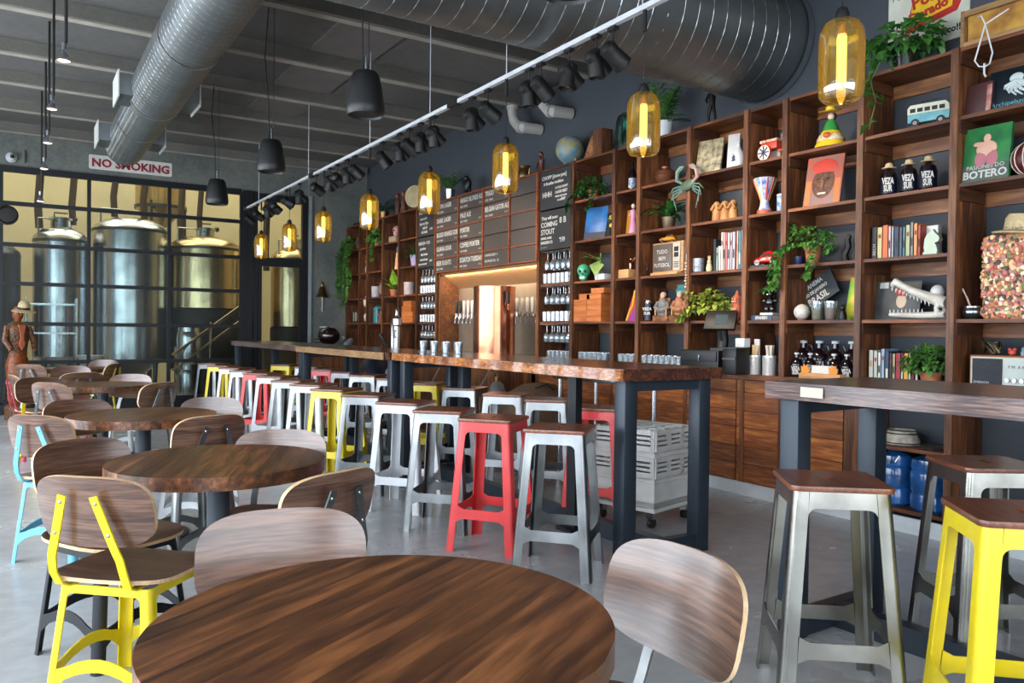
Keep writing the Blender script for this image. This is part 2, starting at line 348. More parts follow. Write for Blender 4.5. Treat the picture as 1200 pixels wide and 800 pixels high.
keg('steel keg on the floor beside the wire rack', 1.2, 14.2, 0); keg('steel keg in front of the squat tank', 2.5, 14.25, 0); keg('steel keg stacked on the keg by the squat tank', 2.5, 14.25, .64)
t = T('plastic_tub', 'white plastic tub on a dark crate behind the glass', 'tub', (1.0, 14.0, .62))
P(G().lathe([(.13, 0), (.17, .17), (.18, .18), (.16, .17), (.12, .02)], 18), 'tub_body', plain('white_plastic', 'd8dadb', .4), t); P(G().lathe([(.185, .17), (.185, .19)], 18), 'rim', MATS['white_plastic'], t)
tag(P(G().box((1.0, 14.0, .31), (.42, .42, .62), bev=.02), 'dark_crate', M_dark), 'dark crate under the white tub behind the glass', 'crate')
t = T('stair_rail', 'sloping tubular handrail of the brewhouse stair', 'handrail', (2.1, 14.0, 0))
P(G().tube([(.1, 0, .8), (1.3, 0, 1.72)], .025), 'rail', M_gold, t); P(G().tube([(.1, 0, .55), (1.3, 0, 1.47)], .02), 'rail', M_gold, t)
for x in (.15, .7, 1.25): P(G().tube([(x, 0, 0), (x, 0, .83+x*.76)], .02, 6), 'baluster', M_gold, t)
M_crate = plain('equipment_box_brown', '5c4a36', .7)
tag(P(G().box((4.3, 14.6, .45), (1.1, .7, .9), bev=.03).box((4.3, 14.6, .92), (1.16, .76, .04)), 'tool_chest', M_crate), 'brown chest seen through the glass door', 'chest')
tag(P(G().box((3.0, 14.3, .35), (.7, .6, .7), bev=.03).box((3.0, 13.98, .4), (.5, .03, .3)), 'control_box', M_dark), 'dark control cabinet in front of the squat tank', 'cabinet')

# ------------------------------------------------------------------ on the end wall
t = T('no_smoking_sign', 'white enamel NO SMOKING sign with red letters on the concrete lintel', 'sign', (1.485, 13.19, 3.70))
P(G().prism(rrect(.57, .105, .025), 0, .012, lambda u, v, q: (u, q, v)), 'board', plain('enamel_white', 'd7d6cf', .5), t)
text('NO SMOKING', 'lettering', plain('sign_red', '8e2630', .5), t, (0, -.004, -.062), (PI/2, 0, 0), .165, .002, 'CENTER', .006, 1.02)
t = T('security_camera', 'small white dome camera on the concrete lintel', 'camera', (-.05, 13.2, 3.63))
P(G().ball((0, -.06, 0), .06, 12, 8), 'dome', M_white, t); P(G().lathe([(.07, -.05), (.07, 0)], 14, ax='y'), 'base_ring', M_white, t); P(G().ball((.01, -.11, 0), .028, 10, 6), 'lens', M_dark, t)
tag(P(G().lathe([(.02, 0), (.02, .17)], 8, c=(.1, 13.17, 3.57)).box((.1, 13.19, 3.66), (.06, .02, .02)), 'conduit_stub', M_conc), 'short grey conduit beside the dome camera', 'conduit')
t = T('flood_lamp', 'round black flood lamp mounted on the window grid', 'lamp', (-.1, 13.13, 2.8))
P(G().lathe([(.06, .02), (.13, -.02), (.14, -.1), (.12, -.11), (.1, -.08), (.02, -.07)], 20, ax='y'), 'housing', M_dark, t); P(G().lathe([(.1, -.085), (.02, -.09)], 16, ax='y'), 'lens', M_dark, t); P(G().box((0, .03, 0), (.03, .06, .2)), 'bracket', M_dark, t)
t = T('brass_bell', 'small brass bell with a white pull cord on the concrete pier', 'bell', (4.42, 13.06, 1.8))
M_brass = plain('aged_brass', '8a6a45', .35, 1)
P(G().lathe([(.105, 0), (.1, .02), (.07, .06), (.05, .15), (.03, .185), (.005, .19)], 20), 'bell_body', M_brass, t); P(G().lathe([(.02, .18), (.025, .22), (.015, .25)], 10), 'crown', M_brass, t)
P(G().tube([(0, .06, .26), (0, .01, .27), (0, 0, .24)], .012, 6).box((0, .06, .25), (.05, .02, .12)), 'bracket', M_brass, t); P(G().tube([(0, 0, .02), (.005, 0, -.12), (.0, 0, -.24)], .009, 6), 'pull_cord', plain('cord_white', 'd8d5cc', .8), t)
t = T('statue', 'carved wooden standing figure in a patterned jacket and straw hat, before the glass wall', 'statue', (.03, 12.5, 0), .5); t.scale = (.74, .74, .92)
M_sw = plain('carved_wood_orange', '9a4f20', .45, hex2='5e2a10', scale=22); M_sj = plain('carved_jacket', '8a5a36', .5, hex2='2f1d12', scale=30); M_straw = plain('straw', 'd2b98c', .8, var=.25, scale=60, bump=.3)
P(G().lathe([(.2, 0), (.21, .2), (.18, .22)], 16), 'plinth', M_sj, t)
P(G().lathe([(.12, .2), (.17, .3), (.18, .6), (.2, .8), (.15, .95), (.13, 1.0)], 18, sy=.75), 'trousers', M_sw, t)
j = P(G().lathe([(.14, .95), (.16, 1.02), (.19, 1.2), (.2, 1.33), (.15, 1.4), (.06, 1.44)], 18, sy=.7).tube([(.18, 0, 1.35), (.25, -.05, 1.15), (.2, -.16, 1.02)], [.06, .05, .035]).tube([(-.18, 0, 1.35), (-.25, -.05, 1.15), (-.2, -.16, 1.02)], [.06, .05, .035]), 'jacket', M_sj, t)
P(G().prism([(-.06, 1.38), (.06, 1.38), (.02, 1.2), (.05, 1.1), (0, 1.02), (-.05, 1.1), (-.02, 1.2)], -.15, -.11, lambda u, v, q: (u, q, v)), 'shirt_front', plain('carved_shirt', 'c06a4a', .5), j)
P(G().lathe([(.05, 1.42), (.05, 1.45), (.085, 1.5), (.09, 1.56), (.07, 1.63), (.02, 1.66)], 14).ball((0, -.09, 1.54), (.015, .03, .02), 8, 5), 'head', M_sw, t)
h = P(G().lathe([(.19, 1.585), (.2, 1.595), (.1, 1.62), (.095, 1.7), (.06, 1.74), (.01, 1.745)], 20), 'hat', M_straw, t, rot=(.12, 0, 0)); P(G().lathe([(.103, 1.617), (.099, 1.65)], 20), 'hat_band', M_dark, h)

# ------------------------------------------------------------------ spiral ducts
M_duct = plain('galvanised_duct', '8b9193', .42, .9, var=.22, scale=4)
M_seam = plain('duct_seam', 'ccd1d3', .3, 1)
def rings(r, length, pitch, ax, c, lean, sr=.0022):
    g = G(); n = int(length/pitch)
    for k in range(n):
        o = .2+k*pitch; pts = []
        for j in range(29):
            a = 2*PI*j/28; q = o+lean*j/28
            pts.append((c[0]+r*math.cos(a), c[1]+q, c[2]+r*math.sin(a)) if ax == 'y' else (c[0]+q, c[1]+r*math.cos(a), c[2]+r*math.sin(a)))
        g.tube(pts, sr, 5, cap=False)
    return g
t = T('round_duct', 'smaller spiral duct running down the left ceiling to the end wall', 'duct', (1.17, 4.4, 3.55))
P(G().lathe([(.25, 0), (.25, 4.0), (.252, 4.0), (.252, 4.04), (.235, 4.05), (.235, 6.72)], 40, ax='y', cap=False), 'duct_pipe', M_duct, t)
P(G().lathe([(.235, 6.72), (.2, 6.74), (.01, 6.75)], 40, ax='y'), 'end_cap', M_duct, t)
P(rings(.25, 3.9, .1, 'y', (0, 0, 0), .1, .0013), 'spiral_seam', M_seam, t)
P(rings(.235, 2.4, .07, 'y', (0, 4.05, 0), .07, .0011), 'spiral_seam', M_seam, t)
for y, r in ((2.2, .256), (4.02, .258), (5.2, .243)): P(G().lathe([(r, y-.02), (r, y+.02)], 40, ax='y', cap=False), 'coupling', M_seam, t)
M_grille = plain('register_paint', 'c9cbc6', .6)
for (y, s) in ((4.05, -1), (6.2, -1), (4.0, 1), (6.1, 1)):
    b = P(G().box((s*.28, y, 0), (.14, .44, .2)), 'register_box', M_duct, t); P(G().box((s*.356, y, 0), (.012, .48, .25)), 'register_face', M_grille, b)
for y in (1.6, 4.4): P(G().tube([(0, y, .24), (0, y, .5)], .008, 6), 'hanger_rod', M_ssd, t)
t = T('round_duct', 'wide spiral duct crossing to the dark wall above the bookcase', 'duct', (1.3, 4.37, 3.61))
P(G().lathe([(.44, 0), (.44, 3.9)], 48, ax='x', cap=False), 'duct_pipe', M_duct, t)
P(rings(.44, 3.55, .135, 'x', (0, 0, 0), .13, .003), 'spiral_seam', M_seam, t)
P(G().lathe([(.442, 2.42), (.442, 2.46)], 48, ax='x', cap=False), 'coupling', M_duct, t)
P(G().lathe([(.452, 3.84), (.452, 3.9)], 48, ax='x', cap=False), 'wall_collar', M_seam, t)
P(G().lathe([(.44, 0), (.3, -.02), (.01, -.03)], 40, ax='x'), 'end_cap', M_duct, t)
M_pvc = plain('grey_pvc', 'b5b2ac', .45)
for (y, z, l) in ((7.25, 3.83, 'grey drain pipe elbow under the ceiling, nearer the wide duct'), (7.85, 3.78, 'grey drain pipe elbow under the ceiling, farther from the wide duct')):
    t = T('pipe_elbow', l, 'pipe', (5.0, y, z))
    P(G().tube([(0, .1, .2), (0, .1, .1), (0, .06, -.02), (0, -.04, -.11), (0, -.16, -.15), (.21, -.2, -.15)], .062, 12), 'pipe', M_pvc, t)
    P(G().tube([(0, .1, .19), (0, .1, .12)], .072, 12), 'collar', M_pvc, t); P(G().tube([(.0, -.06, -.12), (.0, -.12, -.14)], .072, 12), 'collar', M_pvc, t)
# ================================================================== hanging things
M_black = plain('matte_black', '0e0f10', .45, var=.2)
M_track = plain('track_white', 'c6c9cc', .4)
M_amber = clear('amber_glass', 'e6cc66', .2, .03, 1.0, .13, 'd9b838')
M_bulb = glow('filament_glow', 'ffd9a4', 7.0)
M_chromeamber = plain('bulb_cap_brass', 'b08a4a', .3, 1)
PY = [2.12, 3.38, 4.86, 6.10, 7.45, 8.84, 10.17, 11.55]
ordw = ['nearest the camera', 'second from the camera', 'third from the camera', 'fourth from the camera', 'fifth from the camera', 'sixth from the camera', 'seventh from the camera', 'farthest down the bar']
pend0 = None
def make_pendant():
    t = T('pendant_lamp', '', 'pendant lamp', (0, 0, 0), 0, 'amber pendants above the bar')
    P(G().lathe([(.022, .365), (.05, .352), (.075, .335), (.09, .3), (.094, .27), (.094, .06), (.09, .03), (.075, .008), (.045, 0), (.005, -.004)], 32, cap=False), 'glass_shade', M_amber, t)
    b = P(G().lathe([(.012, .3), (.02, .28), (.02, .09), (.012, .06), (.003, .055)], 12), 'bulb', M_bulb, t)
    P(G().lathe([(.024, .29), (.024, .34)], 12), 'bulb_cap', M_chromeamber, b)
    P(G().lathe([(.028, .35), (.03, .375), (.022, .4), (.008, .41)], 14), 'socket', M_black, t)
    P(G().tube([(0, 0, .4), (0, 0, .84)], .003, 6), 'cord', M_black, t)
    P(G().lathe([(.012, .7), (.012, .82)], 10), 'track_stem', M_black, t)
    return t
for k, y in enumerate(PY):
    o = make_pendant() if k == 0 else copy_tree(pend0)
    if k == 0: pend0 = o
    o.location = (3.0, y, 2.265); o.rotation_euler[2] = k*.7
    o['label'] = 'amber glass cylinder pendant lamp, '+ordw[k]
t = T('light_track', 'long white lighting track hung above the bar', 'track', (3.0, 0, 3.1))
P(G().box((0, 3.3, 0), (.035, 4.6, .03)), 'rail', M_track, t); P(G().box((0, 7.46, 0), (.035, 3.5, .03)), 'rail', M_track, t); P(G().box((0, 10.85, 0), (.035, 3.1, .03)), 'rail', M_track, t)
for y in (5.66, 9.25, 12.42): P(G().box((0, y, 0), (.05, .16, .045)), 'connector', M_black, t)
for y in (1.0, 3.4, 4.86, 6.1, 7.45, 9.4, 11.7): P(G().tube([(0, y, .01), (0, y, .97)], .004, 6), 'hanger_rod', M_track, t)
heads = [(12.3, .9, 0), (11.75, 1.1, .3), (11.2, .05, 1), (10.85, 1.0, .8), (10.3, 1.2, -.5), (9.75, .02, 0), (9.1, 1.3, .2), (8.62, .25, 2), (8.38, 1.15, .5), (8.08, .08, 1), (7.85, .85, -.4), (7.13, .6, -.3), (6.72, .05, 0), (6.52, .95, -.2), (6.28, .06, 0), (6.02, .12, .4), (5.36, .04, 0), (5.12, .95, -.35), (4.56, .06, 0), (4.42, .75, -.2), (4.1, -.18, -.3), (3.82, .08, 0), (3.66, .95, -.3)]
M_spotin = plain('spot_lens', 'd9b27a', .3)
def make_head():
    t = T('track_spotlight', '', 'spotlight', (0, 0, 0), 0, 'black spotlights on the white track')
    P(G().tube([(0, 0, .0), (0, 0, -.11)], .006, 6).box((0, 0, -.012), (.035, .07, .02)), 'stem', M_black, t)
    return t
head0 = None
body_me = G().lathe([(.005, .08), (.03, .075), (.05, .055), (.052, .0), (.052, -.1), (.046, -.1), (.044, -.07)], 18, cap=False).mesh('lamp_body', plain('spot_black', '070808', .55))
lens_me = G().lathe([(.043, -.072), (.02, -.066), (.001, -.064)], 16).mesh('lens', M_spotin)
for k, (y, tilt, yaw) in enumerate(heads):
    o = make_head() if k == 0 else copy_tree(head0)
    if k == 0: head0 = o
    o.location = (3.0, y, 3.08)
    b = link('lamp_body', body_me, o, (0, 0, -.16), (0, -tilt, yaw)); link('lens', lens_me, b)
    nxt = 'end of the track' if k == 0 else None
    o['label'] = '%s black cylinder spotlight from the far end of the white track' % (ORD+['twenty-first', 'twenty-second', 'twenty-third'])[k]
    if k in (1, 4, 6, 10, 13, 17, 19, 22):
        d = bpy.data.lights.new('spot_beam', 'SPOT'); d.energy = 90; d.color = (1.0, .82, .62); d.spot_size = 1.25; d.spot_blend = .7; d.shadow_soft_size = .05
        lo = bpy.data.objects.new('spot_beam', d); col.objects.link(lo); lo.location = (3.12, y, 2.86)
        dr = Vector((4.98, y+.1, 1.9))-Vector(lo.location); lo.rotation_euler = dr.to_track_quat('-Z', 'Y').to_euler()
spk = [(2.6, 'cut off by the top of the picture'), (4.8, 'largest in view, over the tables'), (7.0, 'in the middle of the row'), (9.2, 'farthest, beside the NO SMOKING sign')]
sp0 = None
for k, (y, l) in enumerate(spk):
    if k == 0:
        t = T('pendant_speaker', '', 'speaker', (0, 0, 0), 0, 'black pendant speakers')
        P(G().lathe([(.02, .28), (.075, .275), (.088, .255), (.105, .18), (.122, .06), (.122, .02), (.112, .0), (.106, .015)], 28, cap=False), 'cabinet', M_black, t)
        P(G().lathe([(.107, .014), (.06, .022), (.001, .026)], 24), 'grille', plain('speaker_grille', '2b2522', .7, bump=.4, scale=200), t)
        P(G().tube([(.02, 0, .27), (.02, 0, 1.43)], .004, 6), 'safety_wire', M_ssd, t); P(G().tube([(-.02, 0, .27), (-.02, .01, .6), (-.06, 0, 1.0), (-.03, 0, 1.43)], .005, 6), 'cable', M_black, t); P(G().lathe([(.014, .27), (.01, .38)], 8), 'strain_relief', M_ss, t)
        sp0 = t; o = t
    else: o = copy_tree(sp0)
    o.location = (1.9, y, 2.64); o['label'] = 'black bell-shaped pendant speaker, '+l
M_led = glow('reflector_bulb_face', 'ffd9bd', 3.0); M_bsil = plain('bulb_silver', '9a9ca4', .2, .9)
for k, (y, z, l) in enumerate(((5.6, 2.9, 'largest of the hanging row'), (7.45, 3.03, 'second of the hanging row'), (8.45, 2.95, 'third of the hanging row'), (9.45, 2.88, 'fourth of the hanging row'), (10.9, 2.74, 'lowest, at the end'))):
    if k == 0:
        t = T('hanging_bulb', '', 'bulb', (0, 0, 0), 0, 'reflector bulbs on black conduits'); b0 = t
        P(G().tube([(.012, 0, .11), (.012, 0, 1.3)], .01, 8), 'conduit', M_black, t)
        P(G().lathe([(.015, .075), (.017, .115), (.01, .12)], 12), 'socket', M_bsil, t)
        P(G().lathe([(.012, .075), (.013, .055), (.034, .02), (.038, .008), (.037, 0)], 18, cap=False), 'reflector', M_bsil, t)
        P(G().lathe([(.037, .002), (.02, -.005), (.001, -.006)], 18), 'bulb_face', M_led, t); o = t
    else: o = copy_tree(b0)
    o.location = (.25, y, z); o['label'] = 'reflector bulb on a thin black conduit, '+l

# ================================================================== the long high tables
M_slab = wood('reclaimed_slab', '34170e', '6e3a1e', 'y', 10, 8, .2, .1, coat=.8, c3='4c2715')
M_live = wood('live_edge_bark', '5a2a12', 'd08a48', 'y', 16, 3, .3, .05, coat=.5, c3='9a5526')
M_slab2 = wood('reclaimed_slab_pale', '7a5a3e', 'b08a60', 'y', 14, 6, .35, .1, coat=.3)
M_slab3 = wood('reclaimed_slab_plum', '2c1c1a', '7a5a4c', 'y', 26, 14, .28, .1, coat=.5, bump=.6, c3='4a2d29')
M_leg = plain('blue_black_steel', '2c3640', .42, .3, var=.12, scale=6)
def high_table(label, x0, x1, y0, y1, mslab, legs=True, far=True, rail=True, zt=1.07, th=.065, skew=0):
    t = T('high_table', label, 'high table', ((x0+x1)/2, (y0+y1)/2, 0), skew, 'long bar-height tables')
    W, L_ = x1-x0, y1-y0; g = G(); n = max(10, int(L_*8)); top = []; bot = []
    random.seed(int(y0*10))
    for i in range(n+1):
        y = -L_/2+L_*i/n; e = .006*random.random(); f = .006*random.random()
        top.append((-W/2+e, y)); bot.append((W/2-f, y))
    pl = top+bot[::-1]
    g.prism(pl, zt-th, zt, lambda u, v, q: (u+(.008*math.sin(v*9) if q < zt-th/2 and u < 0 else 0), v, q))
    P(g, 'slab', mslab, t)
    for sx in (-1, 1):
        for sy in ((-1, 1) if far else (-1,)):
            P(G().box((sx*(W/2-.09), sy*(L_/2-.09), (zt-th)/2), (.09, .09, zt-th), bev=.006), 'leg', M_leg, t)
    for sy in ((-1, 1) if far else (-1,)):
        P(G().box((0, sy*(L_/2-.09), .05), (W-.27, .06, .1)), 'floor_rail', M_leg, t)
        P(G().box((0, sy*(L_/2-.09), zt-th-.03), (W-.27, .06, .06)), 'top_rail', M_leg, t)
    if rail: P(G().box((0, 0, .05), (.07, L_-.24, .1)), 'long_rail', M_leg, t)
    return t
b1 = high_table('nearest length of the long bar table, dark red slab with a live edge', 2.73, 3.47, 3.2, 6.22, M_slab)
gl = G(); random.seed(77)
gl.prism([(v, .0) for v in []] or [(-1.5+i*.05, -.004-.012*random.random()) for i in range(61)]+[(1.5, .004), (-1.5, .004)], 1.007, 1.068, lambda u, v, q: (-.372+v*(1.6-.6*(q-1.007)/.061), u, q)); P(gl, 'live_edge', M_live, b1)
b2 = high_table('middle length of the long bar table with a pale sawn edge', 2.70, 3.45, 6.24, 8.86, M_slab)
P(G().box((-.378, .05, 1.035), (.012, 2.5, .062)), 'edge_board', M_slab2, b2)
high_table('farthest length of the long bar table, by the brewhouse door', 2.73, 3.45, 8.88, 12.2, M_slab3)
rt = high_table('high table cut off by the frame, small cream plate on its edge', 2.70, 3.44, .2, 2.24, M_slab3, skew=math.radians(1.6), th=.07)
P(G().box((-.373, .79, 1.037), (.006, .1, .04)), 'edge_plate', plain('cream_plate', 'cfc7b0', .5), rt)
for y in (.05, -.1): P(G().tube([(-.2, y, 1.0), (-.2, y, .95), (-.2, y-.03, .93), (-.2, y-.07, .945), (-.2, y-.08, .97)], .007, 6), 'bag_hook', M_black, rt)
tag(P(G().box((3.02, 4.02, .5), (.05, .09, 1.0)).box((3.02, 4.02, .01), (.16, .16, .02)), 'floor_power_post', M_blackm), 'slim black service post under the near end of the bar', 'post')

# ================================================================== stools
M_seat = wood('stool_seat_wood', '5f3220', '8a5034', 'x', 14, 8, .35, .12, coat=.3)
M_steel = plain('raw_pressed_steel', '8c8f90', .28, 1, var=.4, scale=5)
M_steeld = plain('dark_pressed_steel', 'a2a19a', .27, 1, var=.45, scale=4)
M_red = plain('coral_red_paint', 'ea3f40', .35, coat=.2); M_yel = plain('yellow_paint', 'e8cf16', .35, coat=.2)
M_wht = plain('white_paint', 'e4e8ec', .35, coat=.2); M_blu = plain('light_blue_paint', '6fb6cf', .4); M_mag = plain('magenta_paint', 'b02552', .4)
def frame_parts(par, mat, H, at, ab, fw, zap, ap, st0, st1, arch=0, fil=.03, names=('leg', 'apron', 'footrest')):
    """pressed-sheet frame: four folded corner legs, four aprons, four stretchers"""
    th = .005
    def half(z): return ab+(at-ab)*z/H
    for k in range(4):
        Rk = Matrix.Rotation(k*PI/2, 4, 'Z'); loops = []
        for z in (0, H*.3, H*.65, H):
            a = half(z); r = .022; o = []
            o.append((a, a-fw)); 
            for j in range(6): q = j/5*PI/2; o.append((a-r+r*math.cos(q), a-r+r*math.sin(q)))
            o.append((a-fw, a)); o.append((a-fw, a-th))
            for j in range(6): q = PI/2-j/5*PI/2; o.append((a-r+(r-th)*math.cos(q), a-r+(r-th)*math.sin(q)))
            o.append((a-th, a-fw)); loops.append([Rk @ Vector((x, y, z)) for x, y in o])
        P(G().loft(loops), names[0], mat, par)
    for k in range(4):
        Rk = Matrix.Rotation(k*PI/2, 4, 'Z')
        fn = lambda u, v, q: Rk @ Vector((u, -half(v)+q, v))
        def hw(z): return half(z)-fw+.002
        zb = zap; pts = [(-hw(ap), ap), (hw(ap), ap), (hw(zb-fil), zb-fil)]
        for j in range(1, 5): q = j/4*PI/2; pts.append((hw(zb)-fil+fil*math.cos(q), zb-fil+fil*math.sin(q)))
        for j in range(5): q = PI/2+j/4*PI/2; pts.append((-hw(zb)+fil+fil*math.cos(q), zb-fil+fil*math.sin(q)))
        P(G().prism(pts, .0, th, fn), names[1], mat, par)
        m = 8; up = []; dn = []
        for j in range(m+1):
            s = -1+2*j/m; e = fil*.6*max(0, (abs(s)-.75)/.25)**2
            up.append((s*hw(st1), st1+arch*(1-s*s)+e)); dn.append((s*hw(st0), st0+arch*(1-s*s)-e))
        P(G().prism(up+dn[::-1], 0, th, fn), names[2], mat, par)
seat_me = None
def seat_mesh():
    loops = []; out = rrect(.168, .168, .03, 5); n = len(out); inn = []
    for (x, y) in out:
        a = math.atan2(y, x); cx = .018 if abs(x) > 0 else 0; inn.append((.026*math.cos(a)+(.012 if math.cos(a) > 0 else -.012), .013*math.sin(a)))
    for pl, z in ((out, .76), (inn, .76), (inn, .742), (out, .742), ([(x*1.012, y*1.012) for x, y in out], .751)): loops.append([(x, y, z) for x, y in pl])
    return G().loft(loops, cap=False, ring=True).mesh('seat', M_seat)
protos = {}
def stool(kind, x, y, rz, label, group):
    global seat_me
    mat = {'steel': M_steel, 'dark': M_steeld, 'red': M_red, 'yellow': M_yel, 'white': M_wht}[kind]
    if kind not in protos:
        t = T('bar_stool', '', 'stool'); seat_me = seat_me or seat_mesh(); link('seat', seat_me, t)
        frame_parts(t, mat, .742, .158, .212, .052, .685, .742, .19, .245); protos[kind] = t
    else: t = copy_tree(protos[kind])
    t.location = (x, y, 0); t.rotation_euler[2] = math.radians(rz); t['label'] = label; t['group'] = group; return t
GA = 'stools along the near side of the bar'; GB = 'stools along the far side of the bar'
near = [('steel', 2.46, 3.40, 'bare steel stool standing in front of the bar corner'), ('red', 2.39, 3.97, 'coral red stool next to the nearest steel stool'), ('steel', 2.35, 4.52, 'bare steel stool between the coral red and the white stool'),
 ('white', 2.36, 5.14, 'white stool, first white one from the bar corner'), ('steel', 2.36, 5.84, 'bare steel stool between the white and the yellow stool'), ('yellow', 2.33, 6.48, 'yellow stool, first yellow one from the bar corner'),
 ('white', 2.34, 7.12, 'white stool just beyond the first yellow stool'), ('steel', 2.33, 7.72, 'bare steel stool two beyond the first yellow stool'), ('white', 2.37, 8.42, 'white stool next before the far coral red stool'),
 ('red', 2.38, 9.06, 'far coral red stool on the near side of the bar'), ('steel', 2.37, 9.66, 'bare steel stool just beyond the far coral red stool'), ('white', 2.40, 10.35, 'white stool beside the far yellow stool'),
 ('yellow', 2.38, 10.98, 'far yellow stool, last but one in the row'), ('steel', 2.40, 11.75, 'bare steel stool at the far end of the bar')]
for k, (c, x, y, l) in enumerate(near): stool(c, x, y, 40+[2, -3, 4, -1, 3, -4, 0, 5, -2, 3][k % 10], l, GA)
fars = [('red', 3.36, 4.2, 'coral red stool tucked under the near end of the bar'), ('steel', 3.42, 4.86, 'steel stool tucked under the bar behind the near steel and red stools'), ('white', 3.38, 5.42, 'white stool tucked under the bar, behind the near red stool'),
 ('steel', 3.40, 6.15, 'steel stool on the far side behind the bar leg'), ('yellow', 3.36, 6.85, 'yellow stool on the far side of the bar'), ('steel', 3.38, 7.6, 'steel stool on the far side, next past the yellow one'), ('steel', 3.34, 8.3, 'steel stool on the far side, two past the yellow one'),
 ('white', 3.38, 9.0, 'white stool on the far side, beside the farther red one'), ('red', 3.32, 9.6, 'red stool on the far side of the bar, mostly hidden by a leg'), ('white', 3.34, 10.3, 'white stool on the far side, beyond the hidden red one'), ('yellow', 3.22, 11.0, 'yellow stool at the far end of the far side')]
for k, (c, x, y, l) in enumerate(fars): stool(c, x, y, 42+[-4, 2, 3, -2, 4][k % 5], l, GB)
GC = 'stools at the high table'
stool('dark', 2.44, 1.74, 50, 'worn steel stool with a wooden seat at the corner of the cut-off high table', GC)
stool('yellow', 2.49, 1.14, 47, 'large yellow stool cut off by the picture edge', GC)
stool('dark', 3.33, 1.66, 57, 'dark steel stool behind the yellow one, under the cut-off high table', GC)

# ================================================================== round tables
M_stave = wood('walnut_stave', '3a2014', '8a5632', 'y', 8, 10, .36, .42, coat=.1, c3='5e381f')
M_col = plain('table_column_grey', '3e464e', .45, .4)
ST = []
Rt = .416; cuts = [0, .07, .12, .2, .245, .33, .4, .47, .52, .61, .66, .74, .832]
def table_proto():
    t = T('round_table', '', 'table'); n = 12
    for k in range(n):
        a = -Rt+cuts[k]; b = -Rt+cuts[k+1]-.0005; pts = []; m = 6
        xs_ = [max(-Rt+1e-4, min(Rt-1e-4, a+(b-a)*j/m)) for j in range(m+1)]
        up = [(x, math.sqrt(Rt*Rt-x*x)) for x in xs_]; dn = [(x, -math.sqrt(Rt*Rt-x*x)) for x in xs_]
        P(G().prism(up[::-1]+dn, .69, .74, lambda u, v, q: (u, v, q)), 'stave', M_stave, t)
    P(G().lathe([(.045, .02), (.045, .68)], 24), 'column', M_col, t); P(G().lathe([(.26, 0), (.26, .012), (.22, .02), (.06, .035), (.045, .06)], 32), 'base_plate', M_col, t)
    P(G().box((0, 0, .685), (.4, .4, .012)), 'top_plate', M_col, t)
    return t
tabs = [(.572, 1.326, -59, 'round walnut table filling the front of the picture'), (.694, 3.297, -22, 'round walnut table, second from the camera'), (.658, 5.217, -30, 'round walnut table, third from the camera'), (.68, 8.05, -20, 'round walnut table, fourth from the camera'), (.68, 11.3, -30, 'farthest round walnut table by the glass wall')]
tp = None
for x, y, rz, l in tabs:
    o = copy_tree(tp) if tp else table_proto(); tp = tp or o
    o.location = (x, y, 0); o.rotation_euler[2] = math.radians(rz); o['label'] = l; o['group'] = 'round walnut tables'

# ================================================================== chairs
M_ply = wood('walnut_veneer', '442a1f', '7c5a48', 'x', 26, 26, .3, .08, coat=.9, bump=.04, c3='604333', sc=(.06, .03, 1))
M_plys = wood('walnut_veneer_seat', '3c2519', '6e4e3c', 'x', 26, 26, .32, .08, coat=.5, bump=.04, c3='543829', sc=(.06, 1, .03))
M_edge = wood('ply_edge', 'c79f74', 'e0c29a', 'x', 20, 30, .5, .05)
def shell(outline, fn, th, nr=5):
    g = G(); n = len(outline); ctr = (0, 0)
    def layer(off, flip, mi):
        vs = [fn(0, 0, off)]; fs = []
        for r in range(1, nr+1):
            for (u, v) in outline: vs.append(fn(u*r/nr, v*r/nr, off))
        for j in range(n): fs.append([0, 1+j, 1+(j+1) % n])
        for r in range(nr-1):
            for j in range(n): a = 1+r*n; b = a+n; fs.append([a+j, b+j, b+(j+1) % n, a+(j+1) % n])
        g.add(vs, fs, mi)
    layer(0, 0, 0); o1 = len(g.v)-n; layer(-th, 1, 0); o2 = len(g.v)-n
    for j in range(n): g.f.append([o1+j, o1+(j+1) % n, o2+(j+1) % n, o2+j]); g.mi.append(1)
    return g
def se(hw, hh, e, n=44):
    r = []
    for k in range(n):
        a = 2*PI*k/n; c, s = math.cos(a), math.sin(a); r.append((hw*math.copysign(abs(c)**(2/e), c), hh*math.copysign(abs(s)**(2/e), s)))
    return r
def seat_fn(u, v, o): return Vector((u, v+.0, .452+o+.5*u*u*.35+(.9*(v+.08)**2 if v < -.08 else 0)-(.9*(v-.12)**2 if v > .12 else 0)))
TB = math.radians(13)
def back_fn(u, v, o):
    y = -.235+1.05*u*u+o; return Vector((u, y*1-math.sin(TB)*v, .69+math.cos(TB)*v+math.sin(TB)*(o)))
back_me = shell(se(.207, .118, 3.4), back_fn, .013).mesh('backrest', [M_ply, M_edge])
cseat_me = shell(se(.215, .212, 4.0), seat_fn, .013).mesh('seat', [M_plys, M_edge])
cprotos = {}
